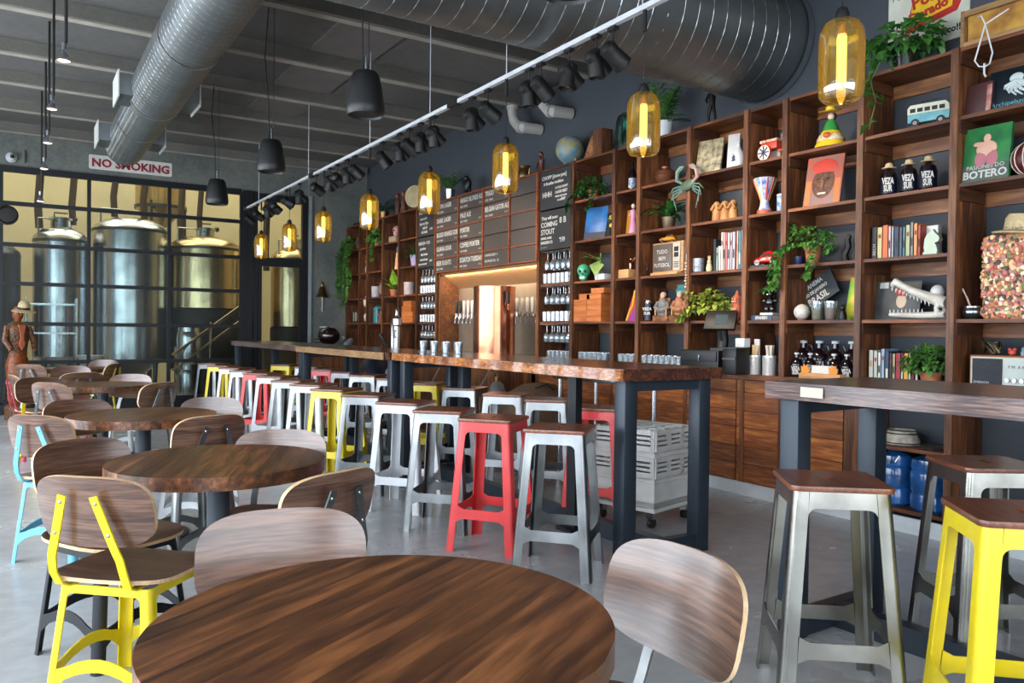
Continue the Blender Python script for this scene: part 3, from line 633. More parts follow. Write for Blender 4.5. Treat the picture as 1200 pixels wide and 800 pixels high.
def chair(kind, bx, by, rz, label):
    """bx,by: where the middle of the backrest stands; rz: turn, local +y is the way the sitter faces"""
    mat = {'steel': M_steel, 'black': M_blackm, 'yellow': M_yel, 'blue': M_blu, 'magenta': M_mag, 'white': M_wht, 'red': M_red}[kind]
    if kind not in cprotos:
        t = T('dining_chair', '', 'chair'); cprotos[kind] = t
        link('seat', cseat_me, t); link('backrest', back_me, t)
        frame_parts(t, mat, .43, .165, .205, .036, .402, .43, .105, .145, arch=.055, fil=.02, names=('leg', 'seat_rail', 'arched_stretcher'))
        for s in (-1, 1):
            path = [(s*.11, -.04, .434), (s*.115, -.14, .432), (s*.12, -.185, .434), (s*.122, -.212, .447), (s*.126, -.234, .49), (s*.12, -.247, .545), (s*.113, -.252, .565), (s*.104, -.256, .59), (s*.058, -.281, .735), (s*.055, -.283, .747)]
            pts = [Vector(p) for p in path]; loops = []
            for i, p in enumerate(pts):
                tg = (pts[min(i+1, len(pts)-1)]-pts[max(i-1, 0)]).normalized(); nx = Vector((1, 0, 0)); nx = (nx-tg*nx.dot(tg)).normalized(); ny = tg.cross(nx).normalized()
                loops.append([p+nx*a+ny*b for a, b in ((-.0145, -.003), (.0145, -.003), (.0145, .003), (-.0145, .003))])
            st = P(G().loft(loops), 'back_strut', mat, t)
            for (bxx, byy, bz) in ((s*.062, -.284, .725), (s*.094, -.267, .625)): P(G().ball((bxx, byy, bz), (.0065, .004, .0065), 8, 4), 'bolt', M_ss, st)
    else: t = copy_tree(cprotos[kind])
    a = math.radians(rz); fx, fy = -math.sin(a), math.cos(a)
    t.location = (bx+.265*fx, by+.265*fy, 0); t.rotation_euler[2] = a; t['label'] = label; t['group'] = 'walnut chairs at the round tables'; return t
chair('steel', 1.24, 1.22, 88, 'walnut chair on the right of the front table, steel struts')
chair('steel', .585, 2.03, 167, 'walnut chair facing the camera across the front table')
chair('steel', .91, 2.47, 24, 'walnut chair with its steel-strutted back to the camera, between the two front tables')
chair('yellow', .175, 2.76, -43, 'walnut chair with a yellow frame at the left')
chair('black', .21, 3.69, -152, 'walnut chair with a black frame behind the yellow-framed chair')
chair('blue', .075, 4.78, -46, 'walnut chair with a light blue frame at the left')
chair('steel', 1.05, 3.62, 150, 'walnut chair with a pale sheen, far side of the second table')
chair('steel', .90, 4.36, 18, 'steel-strutted chair backing onto the second table, drawn to the third table')
chair('steel', .32, 5.70, -162, 'dark walnut chair at the left of the third table')
chair('white', 1.13, 5.50, 150, 'walnut chair with a white frame, far side of the third table')
chair('steel', .21, 7.45, -50, 'steel-strutted walnut chair at the left of the fourth table')
chair('yellow', .17, 8.25, -160, 'walnut chair with a yellow leg behind the steel-strutted one at the left')
chair('magenta', -.04, 8.75, -80, 'walnut chair with a magenta frame seen edge-on at the picture edge')
chair('white', .98, 8.5, 150, 'pale shining chair on the far side of the fourth table')
chair('steel', 1.06, 7.15, 38, 'steel-strutted chair drawn up to the right of the fourth table')
chair('steel', .58, 8.95, 8, 'steel-strutted chair just behind the fourth table')
chair('red', .56, 10.5, 172, 'small far chair with a red frame between the last two tables')
chair('steel', .12, 11.0, -40, 'far chair in front of the wooden statue')
chair('white', 1.06, 12.2, 150, 'farthest pale chair below the glass wall')
chair('yellow', 1.08, 11.0, 60, 'far chair with a yellow strut right of the last table')
# ================================================================== the bookcase wall
M_bk = wood('bookcase_wood', '40200e', '824a26', 'y', 8, 10, .5, .22, c3='5e3216')
M_bkz = wood('bookcase_wood_upright', '3e2110', '80502e', 'z', 8, 10, .5, .2, c3='5c351c')
M_bkl = wood('bookcase_wood_light', '6a3f24', 'a06a3e', 'y', 7, 9, .5, .25, c3='744a2e')
M_bkx = wood('bookcase_wood_side', '301a0e', '5c341c', 'x', 8, 9, .55, .2)
M_door = wood('cabinet_plank', '6a3a1a', 'ac6c38', 'y', 9, 9, .45, .3, c3='864c24')
XF, XW = 4.853, 5.215
cols = [2.0, 2.64, 3.27, 3.89, 4.26, 4.88, 5.515, 5.87, 6.53, 7.15]; colsL = [9.62, 10.24, 10.87, 11.48, 12.12, 12.46, 13.06]
SH = [1.37, 1.78, 2.195, 2.605, 3.02]; CT = .95
bk = T('bookcase', 'wall-long dark wooden bookcase with open compartments and plank cabinet fronts', 'bookcase', (0, 0, 0))
up_me = G().box((XF+.18, 0, 1.51), (.34, .034, 3.02)).mesh('upright', M_bkz); fr_me = G().box((XF, 0, 1.51), (.022, .046, 3.02)).mesh('post_strip', M_bkz)
for y in cols+colsL:
    u = link('upright', up_me, bk, (0, y, 0)); link('post_strip', fr_me, u)
cl_me = G().box((XF+.16, 0, -.055), (.3, .014, .085)).mesh('cleat', M_bkx)
def shelf(y0, y1, z, rail=True, cleats=True, th=.022):
    wd = y1-y0-.034; o = P(G().box((0, 0, -th/2), (.355, wd, th)), 'shelf', M_bk, bk, (XF+.185, (y0+y1)/2, z))
    if rail: P(G().box((0, 0, -.045), (.018, wd, .09)), 'back_rail', M_bkl, bk, (XW-.012, (y0+y1)/2, z-th))
    if cleats:
        link('cleat', cl_me, o, (-XF-.185, wd/2-.008, 0)); link('cleat', cl_me, o, (-XF-.185, -wd/2+.008, 0))
for i in range(9):
    for z in SH:
        if (i == 0 and z == 1.78) or (i == 8 and z in (2.195, 2.605)): continue
        shelf(cols[i], cols[i+1], z)
for i in range(6):
    for z in SH:
        if i == 0 and z in (2.195, 2.605): continue
        if i == 2 and z == 2.195: continue
        shelf(colsL[i], colsL[i+1], z, True, i > 1)
P(G().box((XW-.012, 2.32, 1.72), (.018, .6, .09)), 'back_rail', M_bkl, bk)
shelf(7.15, 9.62, 3.02, False, False)
P(G().box((5.01, (1.6+13.06)/2, CT-.02), (.42, 13.06-1.6, .04)), 'counter', M_bk, bk)
P(G().box((4.6, 8.385, CT-.025), (.44, 2.46, .05)), 'tap_counter', M_bk, bk)
P(G().box((4.6, 8.385, .45), (.40, 2.4, .9)), 'tap_counter_base', M_bkz, bk)
shelf(2.64, 3.27, .54, False, False); shelf(2.64, 3.27, .14, False, False)
# plank cabinet fronts under the counter
edges = [3.36, 3.89, 4.32, 4.88, 5.515, 5.87, 6.53, 7.15]
for a, b in zip(edges[:-1], edges[1:]):
    d = P(G().box((XF+.012, (a+b)/2, .5), (.012, b-a-.012, .8)), 'cabinet_door', M_bkx, bk); random.seed(int(a*100))
    z = .105; hs = [.14, .135, .15, .13, .145, .1]
    for h in hs: P(G().box((random.uniform(-.002, .002), 0, 0), (.014, b-a-.012, h-.006)), 'plank', M_door, d, (XF, (a+b)/2, z+h/2)); z += h
P(G().box((XF, 3.31, .46), (.02, .09, .9)), 'door_stile', M_bkz, bk)
for a, b in zip(colsL[:-1], colsL[1:]): P(G().box((XF+.01, (a+b)/2, .5), (.02, b-a-.01, .8)), 'cabinet_door', M_door, bk)

FACE = (PI/2, 0, 0)
def at(name, label, cat, y, z, x=4.98, rz=0, group=None): return T(name, label, cat, (x, y, z), -PI/2+rz, group)
# ------------------------------------------------------------------ menu wall, chalkboards, tap wall
M_slate = plain('menu_slate', '48413d', .6, var=.15, scale=3); M_chalkb = plain('chalkboard', '272a2d', .7, var=.2, scale=5)
M_mfr = wood('menu_frame', '6a3018', '96502c', 'y', 8, 8, .5, .1); M_chalk = plain('chalk_white', 'cfccc6', .9)
mn = at('menu_board', 'framed wall of dark menu panels lettered in white above the taps', 'menu', 8.385, 2.04, XF-.012)
ms = [9.62, 8.96, 8.33, 7.72, 7.15]; names = [['LATIN LAGER', 'DARK LAGER', 'BLOOD ORANGE GOSE', 'GUAVA SOUR', 'BEER FLIGHTS'], ['MANGO BLONDE ALE', 'PALE ALE', 'PORTER', 'COFFEE PORTER', 'SCRATCH TUESDAY'], ['TRIGO', 'BELGIAN GATOR ALE', '', '', '1'], ['', '', '', '', '']]
P(G().box((0, .03, .475), (2.47, .012, .97)), 'backing', M_bkx, mn)
for c in range(4):
    x0, x1 = 8.385-ms[c], 8.385-ms[c+1]
    for r in range(5):
        zt = .95-.19*r; p = P(G().box((0, 0, 0), (x1-x0-.03, .018, .176)), 'menu_panel', M_slate, mn, ((x0+x1)/2, .006, zt-.095))
        nm = names[c][r]; hw = (x1-x0)/2-.03
        if nm == '1':
            for k, s in enumerate(('CANNED BEER  8', 'GROWLER FILL  18')): text(s, 'lettering', M_chalk, p, (-hw, -.011, .03-.07*k), FACE, .04, .0006)
        elif nm:
            o = text(nm, 'lettering', M_chalk, p, (-hw, -.011, 0), FACE, .085, .0006, 'LEFT', .001)
            wdt = max(v.co.x for v in o.data.vertices); o.scale = (min(1, (2*hw)/wdt, .8), 1, 1)
            text('5.0%  30 IBU', 'lettering', M_chalk, p, (-hw, -.011, -.06), FACE, .036, .0006); text('7  9', 'lettering', M_chalk, p, (hw-.09, -.011, -.06), FACE, .036, .0006)
for y in ms: P(G().box((8.385-y, -.008, .475), (.024, .03, .97)), 'frame_strip', M_mfr, mn)
for z in (.95, .57, .19, 0): P(G().box((0, -.008, z), (2.47, .026, .012)), 'frame_strip', M_mfr, mn)
def chalkboard(label, y0, y1, z0, z1, lines):
    t = at('chalkboard', label, 'chalkboard', (y0+y1)/2, z0, XF+.004); w_, h_ = y1-y0-.05, z1-z0
    P(G().box((0, 0, h_/2), (w_, .016, h_)), 'slate', M_chalkb, t)
    for s in (-1, 1): P(G().box((s*(w_/2+.006), -.004, h_/2), (.012, .022, h_)), 'frame_strip', M_bkz, t)
    for (s, x, z, sz) in lines: text(s, 'lettering', M_chalk, t, (x, -.0095, z), FACE, sz, .0006, 'LEFT', .0008)
    for k in range(3): P(G().tube([(.1+.03*k, -.01, .07), (.12+.03*k, -.01, .1), (.14+.02*k, -.01, .08)], .003, 5), 'chalk_mark', M_chalk, t)
chalkboard('chalkboard headed CHOPP beside the globe, upper of two', 6.53, 7.15, 2.58, 2.99, [('CHOPP [show-pee]', -.25, .32, .055), ('A Brazilian tradition', -.22, .26, .045), ('A COLD DRAFT', 0, .2, .032), ('LAGER BEST', 0, .15, .04), ('SERVED WITH FOAM', 0, .11, .022), ('* * * *', .04, .05, .05), ('HHH', -.24, .13, .08)])
chalkboard('chalkboard reading COMING SOON, lower of two below the globe', 6.53, 7.15, 2.14, 2.56, [('They will soon', -.25, .33, .05), ('COMING', -.26, .25, .075), ('STOUT', -.26, .17, .08), ('BARREL AGED', -.26, .12, .032), ('MARZEN 7.5', -.26, .07, .04), ('. . . . .', -.26, .03, .05), ('on tap', .08, .1, .04), ('8 B', .08, .27, .09)])
chalkboard('narrow-looking chalkboard left of the menu, upper of two', 9.62, 10.24, 2.58, 2.99, [('HAPPY HOUR', -.24, .31, .065), ('mon to fri', -.2, .23, .05), ('4pm to 7pm', -.22, .16, .055), ('half off', -.12, .1, .05), ('all drafts', -.16, .04, .055)])
chalkboard('narrow-looking chalkboard left of the menu, lower of two', 9.62, 10.24, 2.14, 2.56, [('MERCH + CO', -.25, .32, .06), ('growlers', -.2, .25, .05), ('take home', -.18, .17, .05), ('tees and caps', -.2, .1, .045), ('ask your bartender', -.25, .04, .035)])
# alcove behind the taps
M_copper = plain('polished_copper', 'cf8f70', .2, 1, var=.1, scale=3, hex2='c27e5e'); M_hood = plain('hood_copper_sheet', 'd8a878', .45, .5, var=.1, scale=2)
t = T('tap_wall', 'steel tap wall with a sloping copper hood in the bookcase alcove', 'tap wall', (XF, 8.385, CT))
P(G().box((.33, 0, .55), (.02, 2.42, 1.1)), 'back_panel', plain('tap_wall_steel', '9a8c7c', .4, .5), t)
P(G().prism([(-1.2, 0), (1.2, 0), (1.2, 1), (-1.2, 1)], 0, .012, lambda u, v, q: (.02+v*.30, u, 1.085-v*.2+q)), 'hood', M_hood, t)
P(G().box((.26, 0, .5), (.07, 2.36, .035)), 'tap_rail', M_ss, t); P(G().box((.17, 0, .02), (.3, 2.3, .04)), 'drip_tray', M_ss, t)
for s in (-1, 1): P(G().box((.17, s*1.19, .55), (.3, .03, 1.1)), 'alcove_side', M_bkl, t)
M_hw = plain('tap_handle_white', 'd5d5d3', .35); tap0 = None; blk = []
for k in range(20):
    y = 9.36-k*.108
    if tap0 is None:
        q = T('beer_tap', '', 'tap', (0, 0, 0), -PI/2, 'beer taps on the alcove wall'); tap0 = q
        P(G().tube([(0, .05, 0), (0, -.03, .01), (0, -.05, -.02), (0, -.055, -.08)], .012, 8), 'spout', M_ss, q); P(G().lathe([(.016, 0), (.016, .05)], 8, c=(0, -.03, 0)), 'faucet_body', M_ss, q)
        hd = P(G().lathe([(.012, .05), (.02, .08), (.024, .2), (.014, .22)], 10, c=(0, -.03, 0)), 'tap_handle', M_hw, q)
    else: q = copy_tree(tap0)
    q.location = (5.06, y, 1.44)
    if k < 2:
        q['label'] = 'black-handled beer tap, %s from the left end of the tap row' % ordinal(k)
        q['group'] = 'black-handled beer taps'; blk.append(q)
    else: q['label'] = 'white-handled beer tap, %s from the left in the tap row' % ordinal(k); q['group'] = 'white-handled beer taps'
bh_me = G().lathe([(.012, .05), (.02, .08), (.024, .2), (.014, .22)], 10, c=(0, -.03, 0)).mesh('tap_handle_black', M_black)
for q in blk:
    for ch in q.children:
        if ch.name.startswith('tap_handle'): ch.data = bh_me
area('hood_strip_light', (4.93, 8.385, 2.005), (0, math.radians(-28), 0), .05, 2.2, 42, (1.0, .74, .46))
t = T('copper_tower', 'tall polished copper drum standing in front of the beer taps', 'copper drum', (4.62, 7.69, CT))
P(G().lathe([(.25, 0), (.25, .02), (.24, .03), (.24, .8)], 48), 'drum', M_copper, t); P(G().lathe([(.243, .79), (.243, .815), (.22, .82), (.01, .82)], 48), 'lid', M_copper, t); P(G().lathe([(.262, 0), (.262, .025)], 48), 'base_ring', M_ss, t)
P(G().tube([(.02, -.23, .6), (.0, -.3, .6)], .014, 8).tube([(0, -.29, .6), (0, -.31, .55)], .012, 8), 'spout', M_copper, t); P(G().lathe([(.01, .61), (.018, .65), (.02, .74), (.012, .76)], 10, c=(0, -.29, 0)), 'tap_handle', M_black, t)

# ------------------------------------------------------------------ bar glasses
M_gl = clear('tumbler_glass', 'e6eef2', .16, .08, 1, .16, 'e4ecf2')
def rack_of(y0, y1, z, x):
    t = T('stemware_rack', None, 'glass rack', (x, (y0+y1)/2, z)); return t
tumb = G().lathe([(.024, 0), (.034, .008), (.038, .11), (.0355, .11), (.03, .012), (.003, .012)], 12, cap=False).mesh('tumbler', M_gl)
wineg = G().lathe([(.032, 0), (.03, -.006), (.005, -.01), (.004, -.075), (.02, -.09), (.036, -.12), (.036, -.15), (.03, -.185), (.028, -.185), (.033, -.15), (.033, -.12), (.004, -.092)], 12, cap=False).mesh('wine_glass', M_gl)
wh = {0: 'right of the menu', 1: 'left of the menu'}; ws = wh
for side, (y0, y1) in enumerate(((6.53, 7.15), (9.62, 10.24))):
    for zt, lv in ((2.13, 'top'), (1.758, 'middle'), (1.348, 'lowest')):
        t = T('stemware_rack', 'chrome stemware rack, %s one in the column %s' % (lv, wh[side]), 'glass rack', (5.0, (y0+y1)/2, zt), 0, 'stemware racks')
        for k in range(6): P(G().tube([(-.14, -.25+k*.1, -.012), (.16, -.25+k*.1, -.012)], .004, 5), 'rail', M_ss, t)
        P(G().tube([(-.14, -.27, -.006), (-.14, .27, -.006)], .004, 5), 'rail', M_ss, t)
        for k in range(5):
            for x in (4.9, 5.0):
                o = link('wine_glass', wineg, None, (x, y0+.11+k*.1, zt-.012)); tag(o, '%s row stemmed glass, %s from right, hanging in %s rack %s' % ('front' if x < 4.95 else 'back', ordinal(k), lv, ws[side]), 'glass', 'stemware hanging in the %s rack %s' % (lv, wh[side]))
    for zt, lv in ((1.78, 'upper'), (1.37, 'lower')):
        for k in range(7):
            for x in (4.905, 4.99):
                o = link('tumbler', tumb, None, (x, y0+.07+k*.08, zt)); tag(o, '%s row clear tumbler, %s from right, %s glass shelf %s' % ('front' if x < 4.95 else 'back', ordinal(k), lv, ws[side]), 'glass', 'tumblers on the %s shelf %s' % (lv, wh[side]))
for (y0, n, l) in ((6.0, 6, 'under the wooden cigar boxes'), (5.6, 3, 'under the colourful triangular book'), (4.97, 7, 'left of the cash drawer')):
    for k in range(n):
        for x in (4.9, 4.98):
            o = link('tumbler', tumb, None, (x, y0+.04+k*.075, CT)); tag(o, '%s row tumbler, %s from right, on counter %s' % ('front' if x < 4.95 else 'back', ordinal(k), l), 'glass', 'counter tumblers '+l)
for k in range(6):
    o = link('tumbler', tumb, None, (4.93, 6.62+k*.08, CT)); tag(o, '%s tumbler from the right on the counter below the stemware' % ordinal(k), 'glass', 'counter tumblers below the stemware')
# ================================================================== helpers for shelf things
def pm(h, rough=.5, metal=0, hex2=None, scale=12, **k):
    return plain('paint_%s_%s%s%s' % (h, hex2 or '', int(rough*100), 'm' if metal else ''), h, rough, metal, hex2=hex2, scale=scale, **k)
M_page = pm('d9d2c0', .8); M_terra = pm('b8734e', .75, hex2='9a5a3a'); M_leafd = plain('leaf_dark', '2f6a2b', .45, hex2='173d18', scale=14); M_leafm = plain('leaf_mid', '5f9440', .5, hex2='2f5c26', scale=14)
M_leafl = plain('leaf_lime', '9cc23c', .45, hex2='5d8a22', scale=14); M_leafy = plain('leaf_yellowgreen', 'a7b04a', .5, hex2='5f7a2c', scale=10); M_stem = pm('5c7a3a', .6); M_soil = pm('33261c', .9)
def leaf(g, p, d, up, L_, W_, fold=.25, mi=0):
    d = Vector(d).normalized(); s = d.cross(Vector(up)); s = s.normalized() if s.length > 1e-5 else Vector((1, 0, 0)); n = s.cross(d).normalized(); p = Vector(p)
    a = p; b = p+d*L_*.45+s*W_*.5+n*W_*fold; c = p+d*L_*.45-s*W_*.5+n*W_*fold; m = p+d*L_*.5; e = p+d*L_-n*L_*.18
    g.add([a, b, m, c, e], [(0, 1, 2), (0, 2, 3), (1, 4, 2), (2, 4, 3)], mi)
def bush(c, r, n, L_, W_, seed, droop=.3):
    random.seed(seed); g = G()
    for k in range(n):
        a = random.uniform(0, 2*PI); t = math.acos(random.uniform(-.55, 1)); q = random.uniform(.45, 1)
        d = Vector((math.sin(t)*math.cos(a), math.sin(t)*math.sin(a), math.cos(t))); p = Vector(c)+Vector((d.x*r[0], d.y*r[1], d.z*r[2]))*q
        dd = d+Vector((random.uniform(-.6, .6), random.uniform(-.6, .6), random.uniform(-.6, .3)-droop)); s = random.uniform(.7, 1.25)
        leaf(g, p, dd, (0, 0, 1), L_*s, W_*s)
    return g
def vine(g, path, n, L_, W_, seed):
    random.seed(seed); path = [Vector(p) for p in path]
    for k in range(n):
        t = random.uniform(0, len(path)-1.001); i = int(t); p = path[i].lerp(path[i+1], t-i); a = random.uniform(0, 2*PI)
        d = Vector((math.cos(a), -abs(math.sin(a))*.7, random.uniform(-.7, .25))); leaf(g, p, d, (0, 0, 1), L_*random.uniform(.7, 1.2), W_*random.uniform(.7, 1.2))
    return g
def fronds(n, L_, up, seed, c=(0, 0, 0), W_=.05, sp=1):
    random.seed(seed); g = G()
    for k in range(n):
        a = 2*PI*k/n+random.uniform(-.3, .3); el = random.uniform(*up); ln = L_*random.uniform(.75, 1.1); p = Vector(c); pts = [p]
        for j in range(9):
            e = el-j*.11*sp; p = p+Vector((math.cos(a)*math.cos(e), math.sin(a)*math.cos(e), math.sin(e)))*ln/9; pts.append(p)
        g.tube(pts, .002, 4)
        for j in range(1, 10):
            t = (pts[j]-pts[j-1]).normalized(); s = t.cross(Vector((0, 0, 1))); s = s.normalized() if s.length > .01 else Vector((1, 0, 0)); w_ = W_*math.sin(PI*min(1, (j+1.5)/11))
            for q in (-1, 1): leaf(g, pts[j], s*q+t*.5, (0, 0, 1), w_, w_*.42, .1)
    return g
def blades(n, L_, seed, c=(0, 0, 0), W_=.03, up=(.9, 1.45), sp=.16):
    random.seed(seed); g = G()
    for k in range(n):
        a = 2*PI*k/n+random.uniform(-.4, .4); el = random.uniform(*up); ln = L_*random.uniform(.7, 1.1); p = Vector(c); prev = None
        for j in range(8):
            t = Vector((math.cos(a)*math.cos(el-j*sp), math.sin(a)*math.cos(el-j*sp), math.sin(el-j*sp))); s = Vector((-math.sin(a), math.cos(a), 0)); w_ = W_*(.5 if j == 0 else 1 if j < 5 else .75 if j < 6 else .4 if j < 7 else .05)
            cur = (p-s*w_/2, p+Vector((0, 0, -w_*.12)), p+s*w_/2)
            if prev: g.add(list(prev)+list(cur), [(0, 1, 4, 3), (1, 2, 5, 4)])
            prev = cur; p = p+t*ln/8
    return g
def pot(t, r, h, mat, name='pot', rim=True, soil=True):
    q = P(G().lathe([(r*.7, 0), (r*.74, .003), (r*.95, h*.8)]+([(r*1.06, h*.8), (r*1.08, h)] if rim else [(r, h)])+[(r*.92, h), (r*.9, h*.86)], 24, cap=False), name, mat, t)
    if soil: P(G().lathe([(r*.91, h*.87), (.005, h*.9)], 18), 'soil', M_soil, t)
    return q
def book(par_label, y, z, th, h, d, mat, x=4.97, lean=0, title=None, tcol=None, group='books', rz=0):
    """upright book, spine towards the room; local x = thickness"""
    t = at('book', par_label, 'book', y, z, x, rz, group)
    c = P(G().box((-th/2+.0015, d/2, h/2), (.003, d, h)).box((th/2-.0015, d/2, h/2), (.003, d, h)).box((0, .0015, h/2), (th, .003, h)), 'cover', mat, t, rot=(0, lean, 0))
    P(G().box((0, d/2+.001, h/2), (th-.006, d-.008, h-.008)), 'pages', M_page, t, rot=(0, lean, 0))
    hv = int(th*1e4+h*1e3+y*97) % 5
    if hv < 4: P(G().box((0, -.0006, h*(.3+.14*hv)), (th*.5, .001, h*(.3-.06*hv))), 'spine_band', pm(['d9d2c0', '2a2c30', 'b8a070', '8a2f2a'][hv], .6), c)
    if title: text(title, 'lettering', M_chalk if not tcol else tcol, c, (th*.28, -.0012, h*.12), (PI/2, -PI/2, 0), th*.8, .0004)
    return t
def bookrow(y_left, z, specs, x=4.97, lab='', group='books', rz=0):
    y = y_left
    for (nm, hexc, th, h, *ti) in specs:
        book(nm+' '+lab, y-th/2, z, th, h, .2 if h > .24 else .16, pm(hexc, .5), x, 0, ti[0] if ti else None, None, group, rz); y -= th+.0015
    return y
def leaning(name, label, cat, y, z, w_, h_, mat, th=.02, x=4.95, lean=.2, rz=0, group=None):
    """flat thing leaning back on the shelf; returns the thing and its tilted front part"""
    t = at(name, label, cat, y, z, x, rz, group)
    f = P(G().box((0, th/2, h_/2), (w_, th, h_), bev=.002), 'cover', mat, t, rot=(-lean, 0, 0)); return t, f

# ------------------------------------------------------------------ compartment column at the picture edge
bookrow(2.685, 2.605, [('slim pale blue', '8fa9c2', .016, .29), ('slim white-and-blue', 'c3cbd6', .014, .27), ('slim navy', '2c4a78', .016, .26)], 4.92, 'book in the top compartment at the picture edge', 'books in the top edge compartment')
t, f = leaning('book', 'brown book with a red spine end leaning beside the slim blue books', 'book', 2.545, 2.605, .15, .2, pm('4a2c2c', .5), .03, 4.93, .12, group='books in the top edge compartment')
P(G().box((.06, -.001, .1), (.028, .004, .16)), 'red_strip', pm('8f2b2b', .5, hex2='c9a89a'), f); P(G().box((0, .016, .1), (.144, .02, .194)), 'pages', M_page, f)
t, f = leaning('book', 'black book with a white octopus on its cover', 'book', 2.37, 2.605, .27, .26, pm('0f1c24', .4), .03, 4.95, .18, group='books in the top edge compartment')
oc = G().ball((0.02, -.006, .19), (.04, .006, .03), 12, 6)
for k in range(7): a = -2.9+k*.46; oc.tube([(.02, -.005, .17), (.02+.06*math.cos(a), -.006, .16+.05*math.sin(a)), (.02+.085*math.cos(a+.5), -.005, .15+.075*math.sin(a))], [.013, .01, .004], 6)
P(oc, 'octopus_print', pm('c9d4d2', .6), f); text('Archipelago', 'lettering', pm('5fa6b8', .6), f, (-.11, -.002, .03), FACE, .04, .0006)
t = at('crate', 'open wooden crate with a yellow map board, on top of the bookcase', 'crate', 2.38, 3.02, 5.0)
M_cw = wood('crate_slat', '7a5a38', 'a07a4c', 'x', 9, 8, .6, .2)
for z in (.02, .21): P(G().box((0, -.1, z), (.5, .015, .035)), 'slat', M_cw, t); 
for s in (-1, 1): P(G().box((s*.245, 0, .115), (.02, .22, .23)), 'side', M_cw, t)
P(G().box((0, .1, .115), (.5, .012, .23)), 'back_panel', M_cw, t); P(G().box((0, -.07, .115), (.46, .006, .17)), 'map_board', plain('map_yellow', 'c79a3a', .6, hex2='8a5a20', scale=7), t); P(G().box((0.1, -.075, .115), (.012, .004, .18)), 'strap', pm('5a2d1c', .7), t)
t = at('rope_hanger', 'white cord loop hanging from the crate over the shelf edge', 'cord', 2.45, 3.0, XF-.03)
P(G().tube([(-.12, .12, .2), (-.03, .0, .16), (0, -.01, .1), (-.035, -.012, -.03), (-.055, -.012, -.1), (-.03, -.012, -.14), (0, -.012, -.15), (.03, -.012, -.14), (.045, -.012, -.08), (.02, -.012, .02), (0, -.01, .1), (.1, .05, .17)], .0045, 6), 'cord', M_white, t); P(G().tube([(0, -.012, -.13), (0, -.012, -.19), (.01, -.012, -.21)], .006, 6), 'hook', M_white, t)
t, f = leaning('book', 'large green book titled BOTERO with a seated pink figure', 'book', 2.485, 2.195, .27, .34, plain('botero_green', '3c8a4a', .4, hex2='1f5a38', scale=6), .03, 4.9, .13, .0)
P(G().box((0, -.0008, .055), (.266, .001, .1)), 'title_strip', pm('4d5f50', .5), f)
P(G().ball((0, -.002, .265), (.022, .003, .026), 10, 6).ball((0, -.002, .2), (.06, .004, .05), 12, 6).ball((-.05, -.002, .235), (.03, .003, .014), 8, 5), 'figure_print', pm('d8a890', .6), f); P(G().ball((-.03, -.003, .14), (.035, .003, .05), 10, 6).ball((.035, -.003, .14), (.035, .003, .05), 10, 6), 'skirt_print', pm('b8707a', .6), f)
text('PASIONES DO', 'lettering', M_chalk, f, (0, -.002, .08), FACE, .035, .0006, 'CENTER'); text('BOTERO', 'lettering', M_chalk, f, (0, -.002, .025), FACE, .065, .0006, 'CENTER', .002)
t = at('ball_ornament', 'dark red round ornament netted in white, beside the BOTERO book', 'ornament', 2.25, 2.195, 4.95); g = G()
P(G().ball((0, 0, .1), .1, 20, 12), 'ball', pm('5a1a1c', .4), t)
for k in range(6): a = k*PI/6; g.tube([(.1*math.cos(q)*math.cos(a), .1*math.cos(q)*math.sin(a), .1+.1*math.sin(q)) for q in [j*2*PI/16 for j in range(17)]], .004, 5)
P(g, 'netting', pm('d8cfc0', .7), t)
t = at('mate_gourd', 'dark mate gourd with a silver straw, below the BOTERO book', 'gourd', 2.565, 1.37, 4.95)
P(G().lathe([(.03, 0), (.05, .02), (.055, .045), (.048, .075), (.044, .08), (.04, .07)], 20, cap=False), 'gourd_cup', pm('1f2120', .35), t); P(G().lathe([(.049, .07), (.05, .08), (.044, .082), (.043, .072)], 20, cap=False), 'rim', M_ss, t); P(G().lathe([(.0545, .04), (.0545, .05)], 20, cap=False), 'band', M_ss, t); P(G().tube([(.0, 0, .05), (-.03, 0, .13), (-.06, .0, .19)], .005, 6), 'straw', pm('d8b8a8', .3), t)
t = at('mannequin_torso', 'torso form completely covered in small beads and buttons', 'torso', 2.345, 1.37, 5.0)
P(G().loft([[(x*.17*s, y*.075*s, z) for x, y in se(1, 1, 4, 32)] for z, s in ((0, .92), (.02, 1), (.25, .96), (.45, 1.02), (.49, 1), (.5, .9))]), 'torso', pm('c98d63', .7, hex2='a86a48'), t)
random.seed(3); bcols = ['e6c490', 'a8452f', '33201a', 'dc9252', '7a7440', 'f0dcb8', 'c2746a']; bm_ = [G() for _ in bcols]
for k in range(760):
    z = random.uniform(.01, .49); s = random.uniform(.008, .018); u = random.uniform(-.17, .17)
    bm_[random.randrange(7)].ball((u*.98, -.075*(1-abs(u/.175)**4)**.25*.97, z), (s, s*.6, s), 6, 4)
for q, hx in zip(bm_, bcols): b_ = P(q, 'beads', pm(hx, .4), t); b_['kind'] = 'stuff'
t = at('straw_hat', 'tan straw hat resting on the beaded torso', 'hat', 2.31, 1.868, 4.97)
P(G().lathe([(.145, .0), (.15, .008), (.09, .022), (.085, .09), (.07, .115), (.03, .105), (.002, .1)], 24, sy=.9), 'hat_body', M_straw, t, rot=(0, .1, 0)); P(G().lathe([(.0915, .02), (.0895, .036)], 24, sy=.9), 'hat_band', pm('3a2a1e', .7, hex2='d8c8a8', scale=90), t, rot=(0, .1, 0))
t = at('table_radio', 'vintage radio in a wooden case with a dark cloth speaker', 'radio', 2.37, CT, 4.95)
